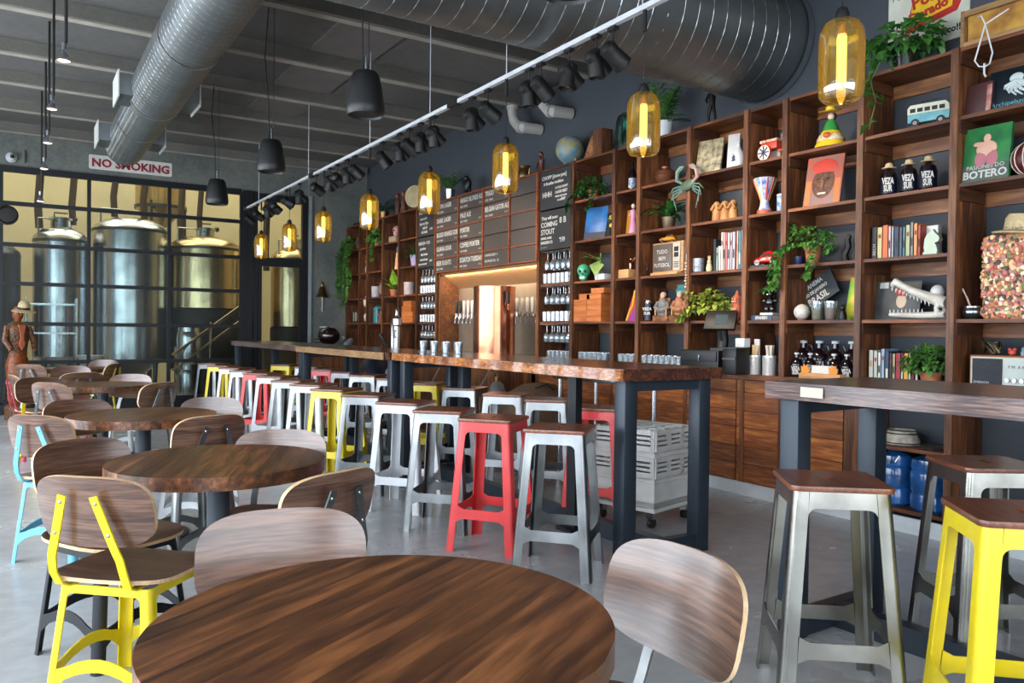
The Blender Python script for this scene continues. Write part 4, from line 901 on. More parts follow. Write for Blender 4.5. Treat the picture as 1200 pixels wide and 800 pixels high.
P(G().box((0, .07, .105), (.4, .16, .2), bev=.006), 'case', wood('radio_wood', '7a4526', '9c6238', 'x', 9, 9, .4, .05), t); P(G().box((0, -.012, .105), (.375, .012, .178)), 'front_frame', pm('cfc9ba', .5), t)
P(G().box((-.09, -.02, .105), (.17, .008, .16)), 'speaker_cloth', plain('radio_cloth', '2a2c33', .9, bump=.5, scale=300, hex2='4a4c52'), t); d_ = P(G().box((.09, -.02, .105), (.17, .008, .16)), 'dial_panel', pm('c3cbc4', .4), t)
for k in range(4): P(G().lathe([(.013, -.024), (.012, -.04)], 12, c=(.03+k*.04, 0, .06), ax='y'), 'knob', M_ss, d_)
text('EMERSON', 'lettering', M_chalk, t, (-.165, -.025, .035), FACE, .02, .0005); text('F M  A M', 'lettering', M_dark, d_, (.03, -.025, .13), FACE, .025, .0005)
t = at('knot_sculpture', 'little tangled bronze sculpture on top of the radio', 'sculpture', 2.47, CT+.206, 4.99); g = G()
random.seed(5)
for k in range(5):
    pts = [(.045*math.cos(a*1.0+k)*(1+.25*math.cos(3*a)), .03*math.sin(a+k*.7), .045+.035*math.sin(2*a+k)) for a in [j*2*PI/24 for j in range(25)]]; g.tube(pts, .008, 6)
P(g, 'knot', plain('bronze_patina', '7a6a50', .4, .8, hex2='2e2a22', scale=20), t)
tag(P(G().ball((0, 0, .018), (.022, .018, .018), 10, 6).ball((-.015, 0, .036), .01, 8, 5).ball((.015, 0, .036), .01, 8, 5), 'crab_figurine', pm('d8574a', .4), None, (4.99, 2.35, CT+.206), (0, 0, -PI/2)), 'tiny red figurine on top of the radio', 'figurine')
tag(P(G().lathe([(.012, 0), (.014, .02), (.008, .03), (.01, .04), (.002, .05)], 10), 'mini_figurine', pm('8fb0b8', .4), None, (4.99, 2.29, CT+.206)), 'tiny pale blue figurine on top of the radio', 'figurine')

# ------------------------------------------------------------------ second column: van, bottles, books, crocodile skull
t = at('toy_van', 'toy camper van, pale blue below and cream above', 'toy van', 2.85, 2.605, 4.95, .25)
pr_ = [(-.12, .03), (.12, .03), (.125, .07), (.12, .12), (.1, .14), (-.105, .14), (-.12, .12)]
P(G().prism(pr_, -.045, .045, lambda u, v, q: (u, q, v if v < .075 else v)), 'body', pm('7fb9bd', .3, hex2='5f9aa2'), t); P(G().prism([(-.122, .085), (.124, .085), (.121, .122), (.1, .143), (-.105, .143), (-.122, .122)], -.0455, .0455, lambda u, v, q: (u, q, v)), 'upper_body', pm('d5d3bb', .35), t)
for k in range(5): P(G().box((-.09+k*.043, -.046, .107), (.032, .003, .025)), 'window', M_dark, t)
for x in (-.075, .075): 
    wh_ = P(G().lathe([(.026, -.05), (.026, -.034)], 16, c=(x, 0, .027), ax='y'), 'wheel', M_dark, t); P(G().lathe([(.013, -.053), (.013, -.05)], 12, c=(x, 0, .027), ax='y'), 'hubcap', M_ss, wh_); P(G().lathe([(.026, .034), (.026, .05)], 16, c=(x, 0, .027), ax='y'), 'wheel', M_dark, t)
g = G()
for k in range(5): g.tube([(-.05+k*.025, -.03, .146), (-.05+k*.025, -.03, .16), (-.05+k*.025, .03, .16), (-.05+k*.025, .03, .146)], .002, 4)
g.tube([(-.06, -.03, .16), (.06, -.03, .16)], .002, 4).tube([(-.06, .03, .16), (.06, .03, .16)], .002, 4); P(g, 'roof_rack', M_ss, t)
t = at('potted_pothos', 'trailing pothos in a glass pot on top of the bookcase', 'plant', 3.06, 3.02, 5.0)
pot(t, .085, .17, clear('pot_glass', 'c6d4d2', .15, .05), 'glass_pot', False)
g = bush((0, 0, .2), (.25, .15, .12), 150, .09, .07, 11, .5); vine(g, [(-.08, -.12, .1), (-.13, -.17, -.06), (-.11, -.18, -.14), (-.09, -.17, -.2), (-.1, -.18, -.3), (-.13, -.18, -.38)], 22, .085, .065, 12); vine(g, [(-.2, -.1, .12), (-.24, -.16, 0), (-.25, -.17, -.06)], 16, .08, .06, 13); vine(g, [(.05, -.14, .1), (.03, -.18, -.05), (.035, -.18, -.16)], 4, .04, .03, 14)
P(g, 'foliage', plain('leaf_pothos', '528a3a', .4, hex2='1f4a1c', scale=9), t); P(G().tube([(-.08, -.12, .1), (-.13, -.17, -.06), (-.09, -.17, -.2), (-.13, -.18, -.38)], .003, 5), 'stem', M_stem, t)
t = at('tin_sign', 'white tin sign with a yellow and red Pollo Dorado panel on the dark wall', 'sign', 3.03, 3.24, 5.215)
P(G().prism(rrect(.28, .22, .03), -.008, 0, lambda u, v, q: (u, q, v+.2)), 'plate', pm('d2d2c4', .5, hex2='b8b8a8', scale=4), t, rot=(0, .0, 0))
P(G().prism([(-.16, .1), (.2, .16), (.26, .28), (.21, .28), (.2, .38), (-.1, .32)], -.011, -.008, lambda u, v, q: (u, q, v)), 'red_panel', pm('b5281e', .5), t); P(G().prism([(-.12, .15), (.17, .2), (.18, .38), (-.1, .33)], -.014, -.011, lambda u, v, q: (u, q, v)), 'yellow_panel', pm('e0b41e', .5), t)
text('Pollo', 'lettering', pm('a8281e', .5), t, (-.1, -.016, .255), (PI/2, -.17, 0), .12, .0006, 'LEFT', .004); text('Dorado', 'lettering', pm('a8281e', .5), t, (-.12, -.016, .17), (PI/2, -.17, 0), .085, .0006, 'LEFT', .004)
text('POLLO', 'lettering', M_dark, t, (-.25, -.01, .36), FACE, .055, .0006); text('rico!!', 'lettering', M_dark, t, (.1, -.01, .03), FACE, .06, .0006, 'LEFT', .002)
M_brown = clear('brown_bottle_glass', '2a0f12', .1, .04); M_growl = plain('growler_dark', '150a10', .12, 0, var=.1, coat=.5)
M_lab = pm('10142c', .4)
bl0 = ['farthest from the picture edge', 'in the middle', 'nearest the picture edge']
for k, y in enumerate((3.13, 2.99, 2.86)):
    t = at('bottle', 'dark growler wearing a tiny straw hat, %s of three' % bl0[k], 'bottle', y, 2.195, 4.96, .45, 'growlers in tiny straw hats')
    P(G().lathe([(.045, 0), (.052, .01), (.052, .13), (.045, .16), (.02, .18), (.018, .2)], 24), 'bottle_body', M_growl, t)
    l_ = P(G().lathe([(.0525, .02), (.0525, .125)], 24, cap=False), 'label', M_lab, t); 
    for s, z in (('VEZA', .08), ('SUR', .032)): text(s, 'lettering', M_chalk, l_, (0, -.0535, z), FACE, .058, .0006, 'CENTER', .002, .5)
    h_ = P(G().lathe([(.045, .19), (.046, .194), (.026, .2), (.022, .222), (.01, .228), (.001, .228)], 18), 'hat', M_straw, t)
bookrow(3.235, 1.78, [('dark grey', '3d3d3f', .04, .22, 'BECH'), ('cream', 'c2b684', .036, .215), ('orange', 'e0693a', .04, .225), ('pale pink', 'c9a9ac', .02, .215), ('grey', '8f979e', .018, .21), ('navy patterned', '22354c', .034, .205), ('slate blue', '3c5266', .022, .2), ('teal', '3f7478', .02, .2), ('sage', 'a8ac86', .03, .21), ('grey mottled', '7f8078', .022, .225), ('peach', 'd88f5c', .025, .215), ('brick red', 'a8402f', .02, .2)], 4.94, 'book in the row beside the horse head', 'books beside the horse head')
t = at('photo_block', 'white block holding a small photograph beside the horse head', 'photo block', 2.865, 1.78, 5.03); P(G().box((0, 0, .1), (.1, .05, .2), bev=.003), 'block', pm('d2d6d8', .5), t); P(G().box((-.005, -.027, .095), (.07, .003, .09)), 'photo', plain('photo_mix', '7a6a3a', .5, hex2='2f3b2a', scale=30), t)
t = at('horse_bust', 'pale green stone horse head on the shelf beside the books', 'bust', 2.81, 1.78, 4.94); P(G().box((0, 0, .01), (.09, .07, .02)), 'base', pm('b3bfa9', .4), t)
P(G().prism([(-.045, .02), (.04, .02), (.03, .06), (.02, .075), (.045, .085), (.052, .1), (.045, .118), (.02, .14), (.005, .165), (-.005, .15), (-.03, .135), (-.045, .1), (-.05, .05)], -.022, .022, lambda u, v, q: (u, q*(1-.4*abs(v-.09)/.09), v)), 'horse_head', pm('b9c6b0', .35), t)
tag(P(G().lathe([(.05, 0), (.06, .05), (.04, .12), (.03, .14)], 16), 'dark_jar', pm('1b2226', .4), None, (5.12, 2.73, 1.78)), 'dark jar behind the horse head', 'jar')
t, f = leaning('record_sleeve', 'black and white record sleeve with a red flower, behind the crocodile skull', 'record', 3.1, 1.37, .3, .27, pm('55585a', .5, hex2='2d2f30', scale=5), .008, 5.02, .16, .1)
P(G().ball((.03, -.003, .2), (.05, .003, .04), 14, 6), 'red_print', pm('b02c26', .6), f); P(G().ball((.025, -.002, .13), (.035, .003, .05), 12, 6), 'face_print', pm('c9b59c', .6), f); P(G().box((-.1, -.001, .24), (.06, .002, .04)), 'pale_print', pm('c9c9c4', .6), f)
t = at('crocodile_skull', 'white crocodile skull with its jaws wide open', 'skull', 2.9, 1.37, 4.95); M_bone = pm('d6d4cc', .55, hex2='bdb9ae')
up_ = [(-.18, .235, .03, .022), (-.16, .25, .034, .028), (-.12, .225, .03, .026), (-.04, .185, .036, .028), (.06, .145, .05, .034), (.13, .12, .065, .042), (.19, .1, .06, .04)]
P(G().loft([[(x, w_*math.cos(a), z+h_*math.sin(a)) for a in [j*2*PI/12 for j in range(12)]] for x, z, w_, h_ in up_]), 'upper_jaw', M_bone, t)
lo_ = [(-.19, .035, .03, .016), (-.1, .03, .036, .02), (.05, .026, .05, .024), (.19, .03, .06, .026)]
P(G().loft([[(x, w_*math.cos(a), z+h_*math.sin(a)) for a in [j*2*PI/12 for j in range(12)]] for x, z, w_, h_ in lo_]), 'lower_jaw', M_bone, t)
P(G().tube([(.15, -.04, .03), (.14, -.05, .07), (.15, -.04, .11)], [.02, .014, .02], 8).tube([(.15, .04, .03), (.14, .05, .07), (.15, .04, .11)], [.02, .014, .02], 8), 'jaw_hinge', M_bone, t)
th_me = G().lathe([(.005, 0), (.003, -.018), (.0003, -.026)], 6).mesh('tooth', M_bone)
for k in range(11):
    for s in (-1, 1): link('tooth', th_me, t, (-.17+k*.026, s*(.026+k*.0016), .215-k*.0105)); 
for k in range(9): link('tooth', th_me, t, (-.18+k*.028, -.03-k*.001, .045), (PI, 0, 0))
tag(P(G().ball((0, 0, 0), .042, 18, 12), 'white_ball', pm('cfd0cf', .5), None, (4.97, 2.79, 1.55)), 'white ball perched on the crocodile skull', 'ball')
tag(P(G().box((0, 0, .03), (.11, .1, .06)), 'paper_stack', pm('c9d0e0', .6, hex2='9aa6c8', scale=40), None, (5.1, 2.76, 1.37)), 'stack of pale papers behind the crocodile jaw', 'papers')
bookrow(3.235, CT, [('white', 'c6cac6', .034, .215), ('ivory', 'b9bcae', .03, .21), ('white lettered', 'd0d2d0', .022, .2), ('light blue', '8aa3be', .026, .225), ('dark blue', '2c3c58', .03, .21), ('black', '26262a', .02, .2), ('beige', 'a89878', .022, .195), ('crimson', '9c2030', .034, .2), ('maroon', '5e1c26', .02, .2), ('yellow', 'dba63a', .03, .2), ('tan striped', 'b59a78', .02, .205), ('dark red', '7c2a2a', .02, .2), ('charcoal', '303236', .026, .21)], 4.93, 'book on the counter beside the ivy pot', 'books on the counter')
t = at('potted_ivy', 'leafy green ivy in a low terracotta pot on the counter', 'plant', 2.80, CT, 4.93); pot(t, .07, .085, M_terra, 'terracotta_pot'); P(bush((-.01, 0, .14), (.16, .12, .12), 340, .042, .036, 21), 'foliage', M_leafm, t)
t = at('ceramic_pot', 'banded black and white ceramic pot in the open niche', 'pot', 3.03, .54, 5.0); P(G().lathe([(.1, 0), (.12, .01), (.1, .06), (.085, .1), (.08, .1), (.09, .06)], 26, cap=False), 'pot_body', pm('b9b3a6', .6, hex2='8f897c', scale=30), t)
for z, r in ((.075, .097), (.095, .09), (.015, .122)): P(G().lathe([(r, z), (r, z+.008)], 26, cap=False), 'band', M_dark, t)
tag(P(G().lathe([(.13, 0), (.14, .012), (.1, .01), (.01, .008)], 24), 'patterned_plate', pm('6a6258', .6, hex2='2a2826', scale=40), None, (5.05, 2.83, .54)), 'dark patterned plate beside the banded pot', 'plate')
M_jug = plain('water_jug_blue', '2463a8', .1, 0, var=.6, scale=8, coat=.6)
for k, y in enumerate((3.09, 2.82)):
    t = at('water_jug', 'large translucent blue water jug in the niche, %s' % ('left one under the banded pot' if k == 0 else 'right one with the wire handle tag'), 'water jug', y, .14, 5.0, 0, 'blue water jugs')
    P(G().lathe([(.11, 0), (.13, .02), (.13, .1), (.122, .12), (.13, .14), (.13, .24), (.122, .26), (.13, .28), (.12, .33), (.06, .355), (.03, .36), (.03, .385), (.002, .386)], 28), 'jug_body', M_jug, t); P(G().tube([(.06, -.11, .33), (.07, -.14, .29), (.1, -.14, .3), (.11, -.11, .34)], .004, 6), 'handle', M_ss, t); P(G().lathe([(.034, .36), (.034, .384)], 14), 'cap', pm('2f5fa8', .4), t)

# ------------------------------------------------------------------ third column: doll, portrait, ivy, souvenirs, growlers
t = at('doll', 'folk doll in a yellow dress, green shawl and wide yellow hat', 'doll', 3.56, 2.605, 4.93, .5); t.scale = (.92, .92, .88)
M_dy = pm('dcb81e', .5); P(G().lathe([(.12, 0), (.118, .01), (.1, .05), (.07, .12), (.03, .2), (.02, .22)], 24, sy=.8), 'dress', M_dy, t)
P(G().lathe([(.108, .045), (.1, .07), (.085, .1), (.08, .1), (.095, .07)], 24, sy=.82, cap=False), 'ruffle', pm('d6d2c0', .6, hex2='c28a3a', scale=30), t); P(G().ball((-.02, -.085, .085), (.028, .01, .024), 10, 6), 'flower', pm('b5521e', .5), t)
P(G().lathe([(.065, .13), (.04, .2), (.022, .225), (.02, .215)], 20, sy=.85, cap=False), 'shawl', pm('2f8a3c', .5), t); P(G().ball((0, 0, .25), (.026, .024, .03), 12, 8), 'head', pm('d8bda8', .5), t); P(G().ball((.014, .01, .25), (.026, .024, .034), 10, 8), 'hair', M_dark, t)
P(G().lathe([(.085, .285), (.088, .288), (.035, .295), (.03, .32), (.01, .33), (.001, .33)], 24), 'hat', M_dy, t, rot=(.22, .0, 0))
t, f = leaning('portrait_book', 'tall book with a large brown face and a red cap on its cover', 'book', 3.6, 2.195, .28, .37, pm('b04a2c', .5, hex2='6a6a6a', scale=5), .025, 4.88, .2, .12)
P(G().ball((0, -.002, .17), (.085, .006, .12), 18, 10), 'face_print', pm('6b4230', .6, hex2='3a2218', scale=40), f); P(G().ball((0, -.003, .285), (.1, .005, .06), 16, 8), 'cap_print', pm('b5362a', .6), f); [P(G().box((s*.11, -.001, .1), (.04, .002, .18)), 'collar_print', pm('c9743c', .6), f) for s in (-1, 1)]; P(G().box((0, -.0085, .085), (.06, .003, .012)), 'teeth_print', pm('d8d2c6', .6), f); P(G().box((0, -.011, .15), (.022, .008, .06)), 'nose_print', pm('7d5038', .6), f); [P(G().ball((s*.036, -.0085, .195), (.016, .003, .007), 8, 4), 'eye_print', M_dark, f) for s in (-1, 1)]
t = at('trailing_ivy', 'trailing ivy in a terracotta pot spilling over the bookcase post', 'plant', 3.70, 1.78, 4.94); pot(t, .06, .13, M_terra, 'terracotta_pot')
g = bush((-.03, 0, .17), (.18, .12, .1), 170, .04, .036, 31); vine(g, [(-.08, -.05, .15), (-.17, -.1, .14), (-.2, -.14, .05), (-.2, -.15, -.08), (-.22, -.15, -.18)], 190, .042, .038, 32); vine(g, [(-.14, -.06, .13), (-.22, -.12, .1), (-.24, -.15, .0), (-.26, -.15, -.12)], 90, .042, .038, 38); vine(g, [(.05, -.06, .14), (.08, -.12, .05), (.085, -.14, -.04), (.05, -.15, -.12)], 55, .05, .04, 33); vine(g, [(-.14, -.05, .2), (-.16, -.03, .28), (-.17, -.03, .33)], 22, .05, .04, 34); vine(g, [(.05, 0, .16), (.14, -.02, .23), (.18, -.05, .15), (.2, -.1, .06)], 50, .045, .038, 35); vine(g, [(-.2, -.15, -.14), (-.3, -.16, -.18), (-.36, -.16, -.2)], 24, .045, .038, 36)
P(g, 'foliage', M_leafm, t); P(G().tube([(-.08, -.05, .15), (-.17, -.1, .14), (-.2, -.14, .05), (-.22, -.15, -.18)], .003, 5), 'stem', M_stem, t)
t = at('small_pot', 'small navy blue glazed pot half hidden by the trailing ivy', 'pot', 3.83, 1.78, 4.95); pot(t, .04, .065, pm('1c2a55', .25), 'pot_body', False)
t = at('bookend', 'black wave-shaped bookends beside the trailing ivy', 'bookend', 3.46, 1.78, 5.05)
for s in (-.035, .035): P(G().tube([(s, 0, 0), (s-.02, 0, .06), (s+.01, 0, .12), (s, 0, .17), (s+.02, 0, .2)], [.025, .022, .02, .022, .012], 10), 'figure', M_black, t)
P(G().box((0, 0, .006), (.12, .07, .012)), 'base', M_black, t)
t = at('stone_ball', 'speckled white stone ball on a little wooden stand', 'ball', 3.78, 1.37, 4.93); P(G().ball((0, 0, .062), .058, 22, 14), 'ball', pm('cfccc6', .6, hex2='b5b1aa', scale=40), t); P(G().lathe([(.035, 0), (.03, .012), (.02, .008)], 16), 'stand', M_bkl, t)
for k, (y, l) in enumerate(((3.64, 'left one next to the stone ball'), (3.53, 'right one next to the black cat'))):
    t = at('shot_tumbler', 'glass tumbler filled with beans, '+l, 'tumbler', y, 1.37, 4.92, 0, 'bean-filled tumblers'); P(G().lathe([(.033, 0), (.036, .004), (.045, .135), (.043, .135), (.032, .01)], 18, cap=False), 'glass', M_gl, t); P(G().lathe([(.032, .008), (.039, .085), (.001, .09)], 18), 'beans', plain('beans%d' % k, 'b59a52' if k == 0 else 'b07a4c', .7, hex2='6a6a2c' if k == 0 else '7a4a2a', scale=120), t)
t = at('brasil_sign', 'dark tilted sign reading IPANEMA RIO DE JANEIRO BRASIL', 'sign', 3.74, 1.5, 5.1); f = P(G().box((0, 0, .1), (.36, .012, .2)), 'board', pm('2c3538', .6), t, rot=(-.1, -.52, 0))
for s, z, sz in (('IPANEMA', .15, .05), ('RIO DE JANEIRO', .1, .036), ('BRASIL', .025, .075)): text(s, 'lettering', M_chalk, f, (0, -.008, z), FACE, sz, .0006, 'CENTER', .001, .85)
t = at('snack_bag', 'green and yellow patterned bag behind the black cat', 'bag', 3.43, 1.37, 5.06, 0); P(G().loft([[(x*.075*sx, y*sy, z) for x, y in se(1, 1, 3, 20)] for z, sx, sy in ((0, .9, .03), (.05, 1, .035), (.18, 1, .03), (.27, 1, .015), (.3, 1, .003))]), 'bag_body', plain('bag_green', '4fa83c', .4, hex2='c9b83a', scale=9), t, rot=(0, .12, 0))
t = at('cat_figurine', 'small black cat figurine next to the bean tumblers', 'figurine', 3.44, 1.37, 4.93); P(G().lathe([(.026, 0), (.03, .02), (.022, .06), (.014, .07)], 14), 'body', M_black, t); P(G().ball((0, -.004, .085), (.022, .02, .02), 12, 8).lathe([(.007, .1), (.001, .115)], 6, c=(-.012, 0, 0)).lathe([(.007, .1), (.001, .115)], 6, c=(.012, 0, 0)), 'head', M_black, t)
def growler(label, y, x, s, handle=True):
    t = at('growler', label, 'growler', y, CT, x, .5, 'growlers on the counter'); P(G().lathe([(.055*s, 0), (.062*s, .01), (.062*s, .13*s), (.05*s, .17*s), (.022*s, .2*s), (.02*s, .235*s)], 22), 'bottle_body', M_growl, t); P(G().lathe([(.025*s, .232*s), (.025*s, .25*s)], 14), 'cap', M_white, t)
    l_ = P(G().lathe([(.0625*s, .02*s), (.0625*s, .12*s)], 22, cap=False), 'label', M_lab, t)
    for q, z in (('VEZA', .07), ('SUR', .03)): text(q, 'lettering', M_chalk, l_, (0, -.064*s, z*s), FACE, .056*s, .0006, 'CENTER', .002, .6)
    if handle: P(G().tube([(.02*s, 0, .225*s), (.05*s, 0, .22*s), (.062*s, 0, .19*s), (.055*s, 0, .16*s)], .006, 6), 'handle', M_ss, t)
for k, (y, l) in enumerate(((3.86, 'first'), (3.72, 'second'), (3.585, 'third'), (3.45, 'fourth'))): growler('tall dark growler with a loop handle, %s from the left in the back row' % l, y, 5.06, 1.08)
for k, (y, l) in enumerate(((3.82, 'first'), (3.70, 'second'), (3.50, 'third'), (3.40, 'fourth'))): growler('short dark growler labelled VEZA SUR, %s from the left in the front row' % l, y, 4.93, .72, False)
t = at('wooden_tray', 'light wooden tray holding white cards and orange cut-outs', 'tray', 3.54, CT, 4.84); P(G().box((0, 0, .02), (.34, .06, .04), bev=.004), 'tray_body', wood('tray_pine', 'b8824e', 'd0a06c', 'x', 9, 9, .5, .05), t); P(G().box((.02, .0, .06), (.2, .004, .07)), 'card', pm('d8d6cf', .6), t)
for x in (-.13, .1): P(G().prism([(-.03, .03), (.03, .03), (.04, .08), (.025, .07), (.02, .1), (.005, .085), (-.01, .105), (-.02, .08), (-.035, .09)], -.01, -.006, lambda u, v, q, x=x: (u+x, q, v)), 'cut_out', pm('e08a1e', .5), t)

# ------------------------------------------------------------------ fourth, narrow column
t = at('toy_cart', 'painted red toy ox cart with spoked white wheels', 'toy cart', 4.1, 2.605, 4.95); P(G().box((.01, 0, .11), (.15, .09, .05), bev=.004).box((.12, 0, .07), (.1, .02, .015)), 'cart_body', pm('c8402c', .45), t); P(G().box((.01, 0, .148), (.16, .1, .02)), 'rail', pm('b8321f', .45, hex2='d8c8b0', scale=40), t)
wc = P(G().lathe([(.058, -.065), (.058, -.05)], 22, c=(-.02, 0, .06), ax='y'), 'wheel', pm('d8cfc4', .5), t); P(G().lathe([(.06, -.067), (.06, -.05), (.05, -.05), (.05, -.067)], 22, c=(-.02, 0, .06), ax='y', cap=False), 'tyre', pm('c8402c', .45), wc)
for k in range(4): P(G().box((-.02, -.068, .06), (.1, .004, .01), (0, k*PI/4, 0)), 'spoke', pm('3a4a6a', .5), wc)
P(G().lathe([(.058, .05), (.058, .065)], 22, c=(-.02, 0, .06), ax='y'), 'wheel', pm('d8cfc4', .5), t)
t = at('furry_figure', 'shaggy white furry figure behind the red toy cart', 'figure', 4.02, 2.605, 5.08); t.scale = (1.05, .8, 1.1); P(G().lathe([(.07, 0), (.08, .08), (.07, .2), (.04, .28), (.01, .31)], 16), 'body', plain('shaggy_white', 'c9c4b8', .9, bump=.6, scale=50), t); P(bush((0, 0, .17), (.07, .07, .12), 120, .04, .012, 41, .9), 'fur', pm('c2bdb2', .9), t)
t = at('hourglass_drum', 'brightly striped hourglass hand drum', 'drum', 4.14, 2.195, 4.93)
dp = [(.05, 0), (.055, .01), (.035, .07), (.03, .11), (.045, .16), (.075, .24), (.085, .275)]; P(G().lathe(dp+[(.08, .28), (.01, .278)], 24), 'shell', pm('2f5aa8', .45, hex2='d8dadd', scale=14), t)
for k in range(10):
    a = k*PI/5; P(G().tube([(r*1.02*math.cos(a), r*1.02*math.sin(a), z) for r, z in dp[3:]], .006, 5), 'stripe', pm(['c23a2c', 'e0c040', 'd8d4cc'][k % 3], .5), t)
P(G().lathe([(.057, 0), (.057, .03), (.05, .03)], 24, cap=False), 'foot_band', pm('c2502c', .5), t)
t = at('painted_mug', 'blue and white painted mug behind the drum', 'mug', 4.04, 2.195, 5.03); P(G().lathe([(.045, 0), (.052, .02), (.052, .15), (.048, .15), (.046, .02)], 20, cap=False), 'mug_body', plain('delft', '3f78b8', .3, hex2='d2dde0', scale=26), t); P(G().lathe([(.054, .14), (.054, .152)], 20, cap=False), 'rim', M_white, t); P(G().tube([(.05, 0, .12), (.085, 0, .1), (.085, 0, .06), (.05, 0, .04)], .007, 6), 'handle', MATS['delft'], t)
t = at('toy_car', 'red toy beetle-shaped car on a black display base', 'toy car', 4.12, 1.78, 4.95, .2); P(G().box((0, 0, .01), (.26, .1, .02)), 'display_base', M_black, t); M_rc = pm('c2201c', .25, coat=.4)
P(G().loft([[(x, .042*w_*math.cos(a), .05+z*max(0, math.sin(a))-.014*max(0, -math.sin(a))) for a in [j*2*PI/14 for j in range(14)]] for x, w_, z in ((-.11, .5, .012), (-.095, .85, .03), (-.06, 1, .04), (-.03, 1, .075), (.02, 1, .085), (.06, 1, .065), (.095, .9, .035), (.115, .5, .01))]), 'body', M_rc, t)
P(G().prism([(-.035, .085), (-.02, .112), (.005, .112), (.005, .085)], -.043, .043, lambda u, v, q: (u, q*(1.0-.28*(v-.085)/.03), v)).prism([(.012, .085), (.012, .112), (.03, .108), (.05, .085)], -.043, .043, lambda u, v, q: (u, q*(1.0-.28*(v-.085)/.03), v)), 'windows', M_dark, t)
for x in (-.065, .065):
    for s in (-1, 1): P(G().lathe([(.021, 0), (.021, s*.014), (.01, s*.018)], 14, c=(x, s*.034, .041), ax='y'), 'wheel', pm('c9c9c9', .4, hex2='202020', scale=60), t)
t = at('teddy_figure', 'shiny black standing bear figure on a white block', 'figure', 4.1, 1.428, 4.96); g = G().ball((0, 0, .085), (.045, .035, .045), 16, 10).ball((0, 0, .15), (.034, .03, .034), 14, 10)
for s in (-1, 1): g.ball((s*.026, 0, .035), (.019, .02, .035), 10, 8).ball((s*.055, -.005, .095), (.026, .016, .016), 10, 6).ball((s*.028, 0, .178), .012, 8, 6)
P(g, 'body', plain('gloss_black', '0b0c0f', .15, coat=.5), t); P(G().box((0, 0, -.006), (.12, .08, .016)), 'base', M_white, t); P(G().ball((0, -.03, .145), (.012, .008, .01), 8, 6), 'muzzle', M_ss, t)
t = at('book', 'dark blue book titled SPANISH lying flat under the bear', 'book', 4.13, 1.37, 4.9); P(G().box((0, .08, .0015), (.2, .16, .003)).box((0, .08, .0415), (.2, .16, .003)).box((0, .0015, .0215), (.2, .003, .043)), 'cover', pm('3b4d66', .5), t); P(G().box((0, .08, .0215), (.194, .15, .036)), 'pages', M_page, t); text('SPANISH', 'lettering', M_chalk, t, (0, -.001, .01), FACE, .034, .0005, 'CENTER', .001, .9)
M_tin = plain('ribbed_tin', 'd6d9dc', .3, .5)
for k, (y, l, n) in enumerate(((4.17, 'left tin, flat wooden stirrers', 9), (4.03, 'right tin, paper straws', 14))):
    t = at('straw_tin', 'ribbed metal tin of straws on the counter, '+l, 'tin', y, CT, 4.88, 0, 'ribbed tins on the counter'); pr2 = []
    for j in range(12): pr2 += [(.05, .012*j), (.052, .012*j+.006)]
    P(G().lathe(pr2+[(.05, .15), (.047, .15), (.046, .02)], 22, cap=False), 'tin', M_tin, t); random.seed(50+k)
    for j in range(n): a = random.uniform(0, 2*PI); r = random.uniform(0, .03); P(G().box((r*math.cos(a), r*math.sin(a), .13), (.012 if k == 0 else .008, .003 if k == 0 else .008, .2), (random.uniform(-.2, .2), random.uniform(-.2, .2), 0)), 'stirrer' if k == 0 else 'straw', pm('d8bd92', .6) if k == 0 else pm('d6cfc2', .6), t)
    if k == 0: P(G().box((.005, .02, .2), (.05, .01, .15)), 'card', M_white, t)
# ------------------------------------------------------------------ fifth column: till, plant, books
t, f = leaning('map_folder', 'upright folder covered in an old map pattern', 'folder', 4.72, 2.605, .24, .3, plain('old_map', 'b3a888', .6, hex2='5a5648', scale=22), .02, 4.9, .2, .2); P(G().box((0, .012, .15), (.235, .006, .295)), 'inner_sheets', M_page, f)
t, f = leaning('book', 'plain white book standing between the map folder and the vase', 'book', 4.52, 2.605, .1, .31, pm('c9ccd0', .5), .03, 4.98, .12, .35); P(G().box((0, .016, .155), (.094, .022, .304)), 'pages', M_page, f)
t = at('vase', 'white porcelain bottle vase with a blue emblem', 'vase', 4.41, 2.605, 4.93); P(G().lathe([(.035, 0), (.05, .02), (.056, .06), (.05, .11), (.025, .15), (.014, .17), (.016, .185), (.01, .185)], 22, cap=False), 'vase_body', pm('cdd3da', .25), t); P(G().prism([(0, .1), (.018, .07), (.01, .07), (.02, .045), (-.02, .045), (-.01, .07), (-.018, .07)], -.0575, -.054, lambda u, v, q: (u, q, v)), 'emblem', pm('27405e', .5), t)
t = at('monkey_trio', 'three small clay monkeys seated side by side', 'figurine', 4.57, 2.195, 4.96, .25); M_clay = pm('bd8a55', .6, hex2='9a6a3c')
for k in (-1, 0, 1): P(G().lathe([(.036, 0), (.04, .03), (.036, .08), (.028, .11)], 14, c=(k*.075, 0, 0)).ball((k*.075, -.003, .135), (.032, .03, .034), 12, 8).tube([(k*.075-.035, -.01, .09), (k*.075-.03, -.04, .1), (k*.075-.01, -.036, .135)], .011, 6).tube([(k*.075+.035, -.01, .09), (k*.075+.03, -.04, .1), (k*.075+.01, -.036, .135)], .011, 6), 'monkey', M_clay, t)
t = at('glass_jar', 'pressed glass jar at the left of the book row', 'jar', 4.82, 1.78, 4.92); P(G().lathe([(.04, 0), (.048, .01), (.05, .05), (.047, .06), (.05, .07), (.05, .12), (.046, .12), (.045, .01)], 18, cap=False), 'jar_body', plain('pressed_glass', '9aa0a8', .25, .3, hex2='6a6e78', scale=60), t)
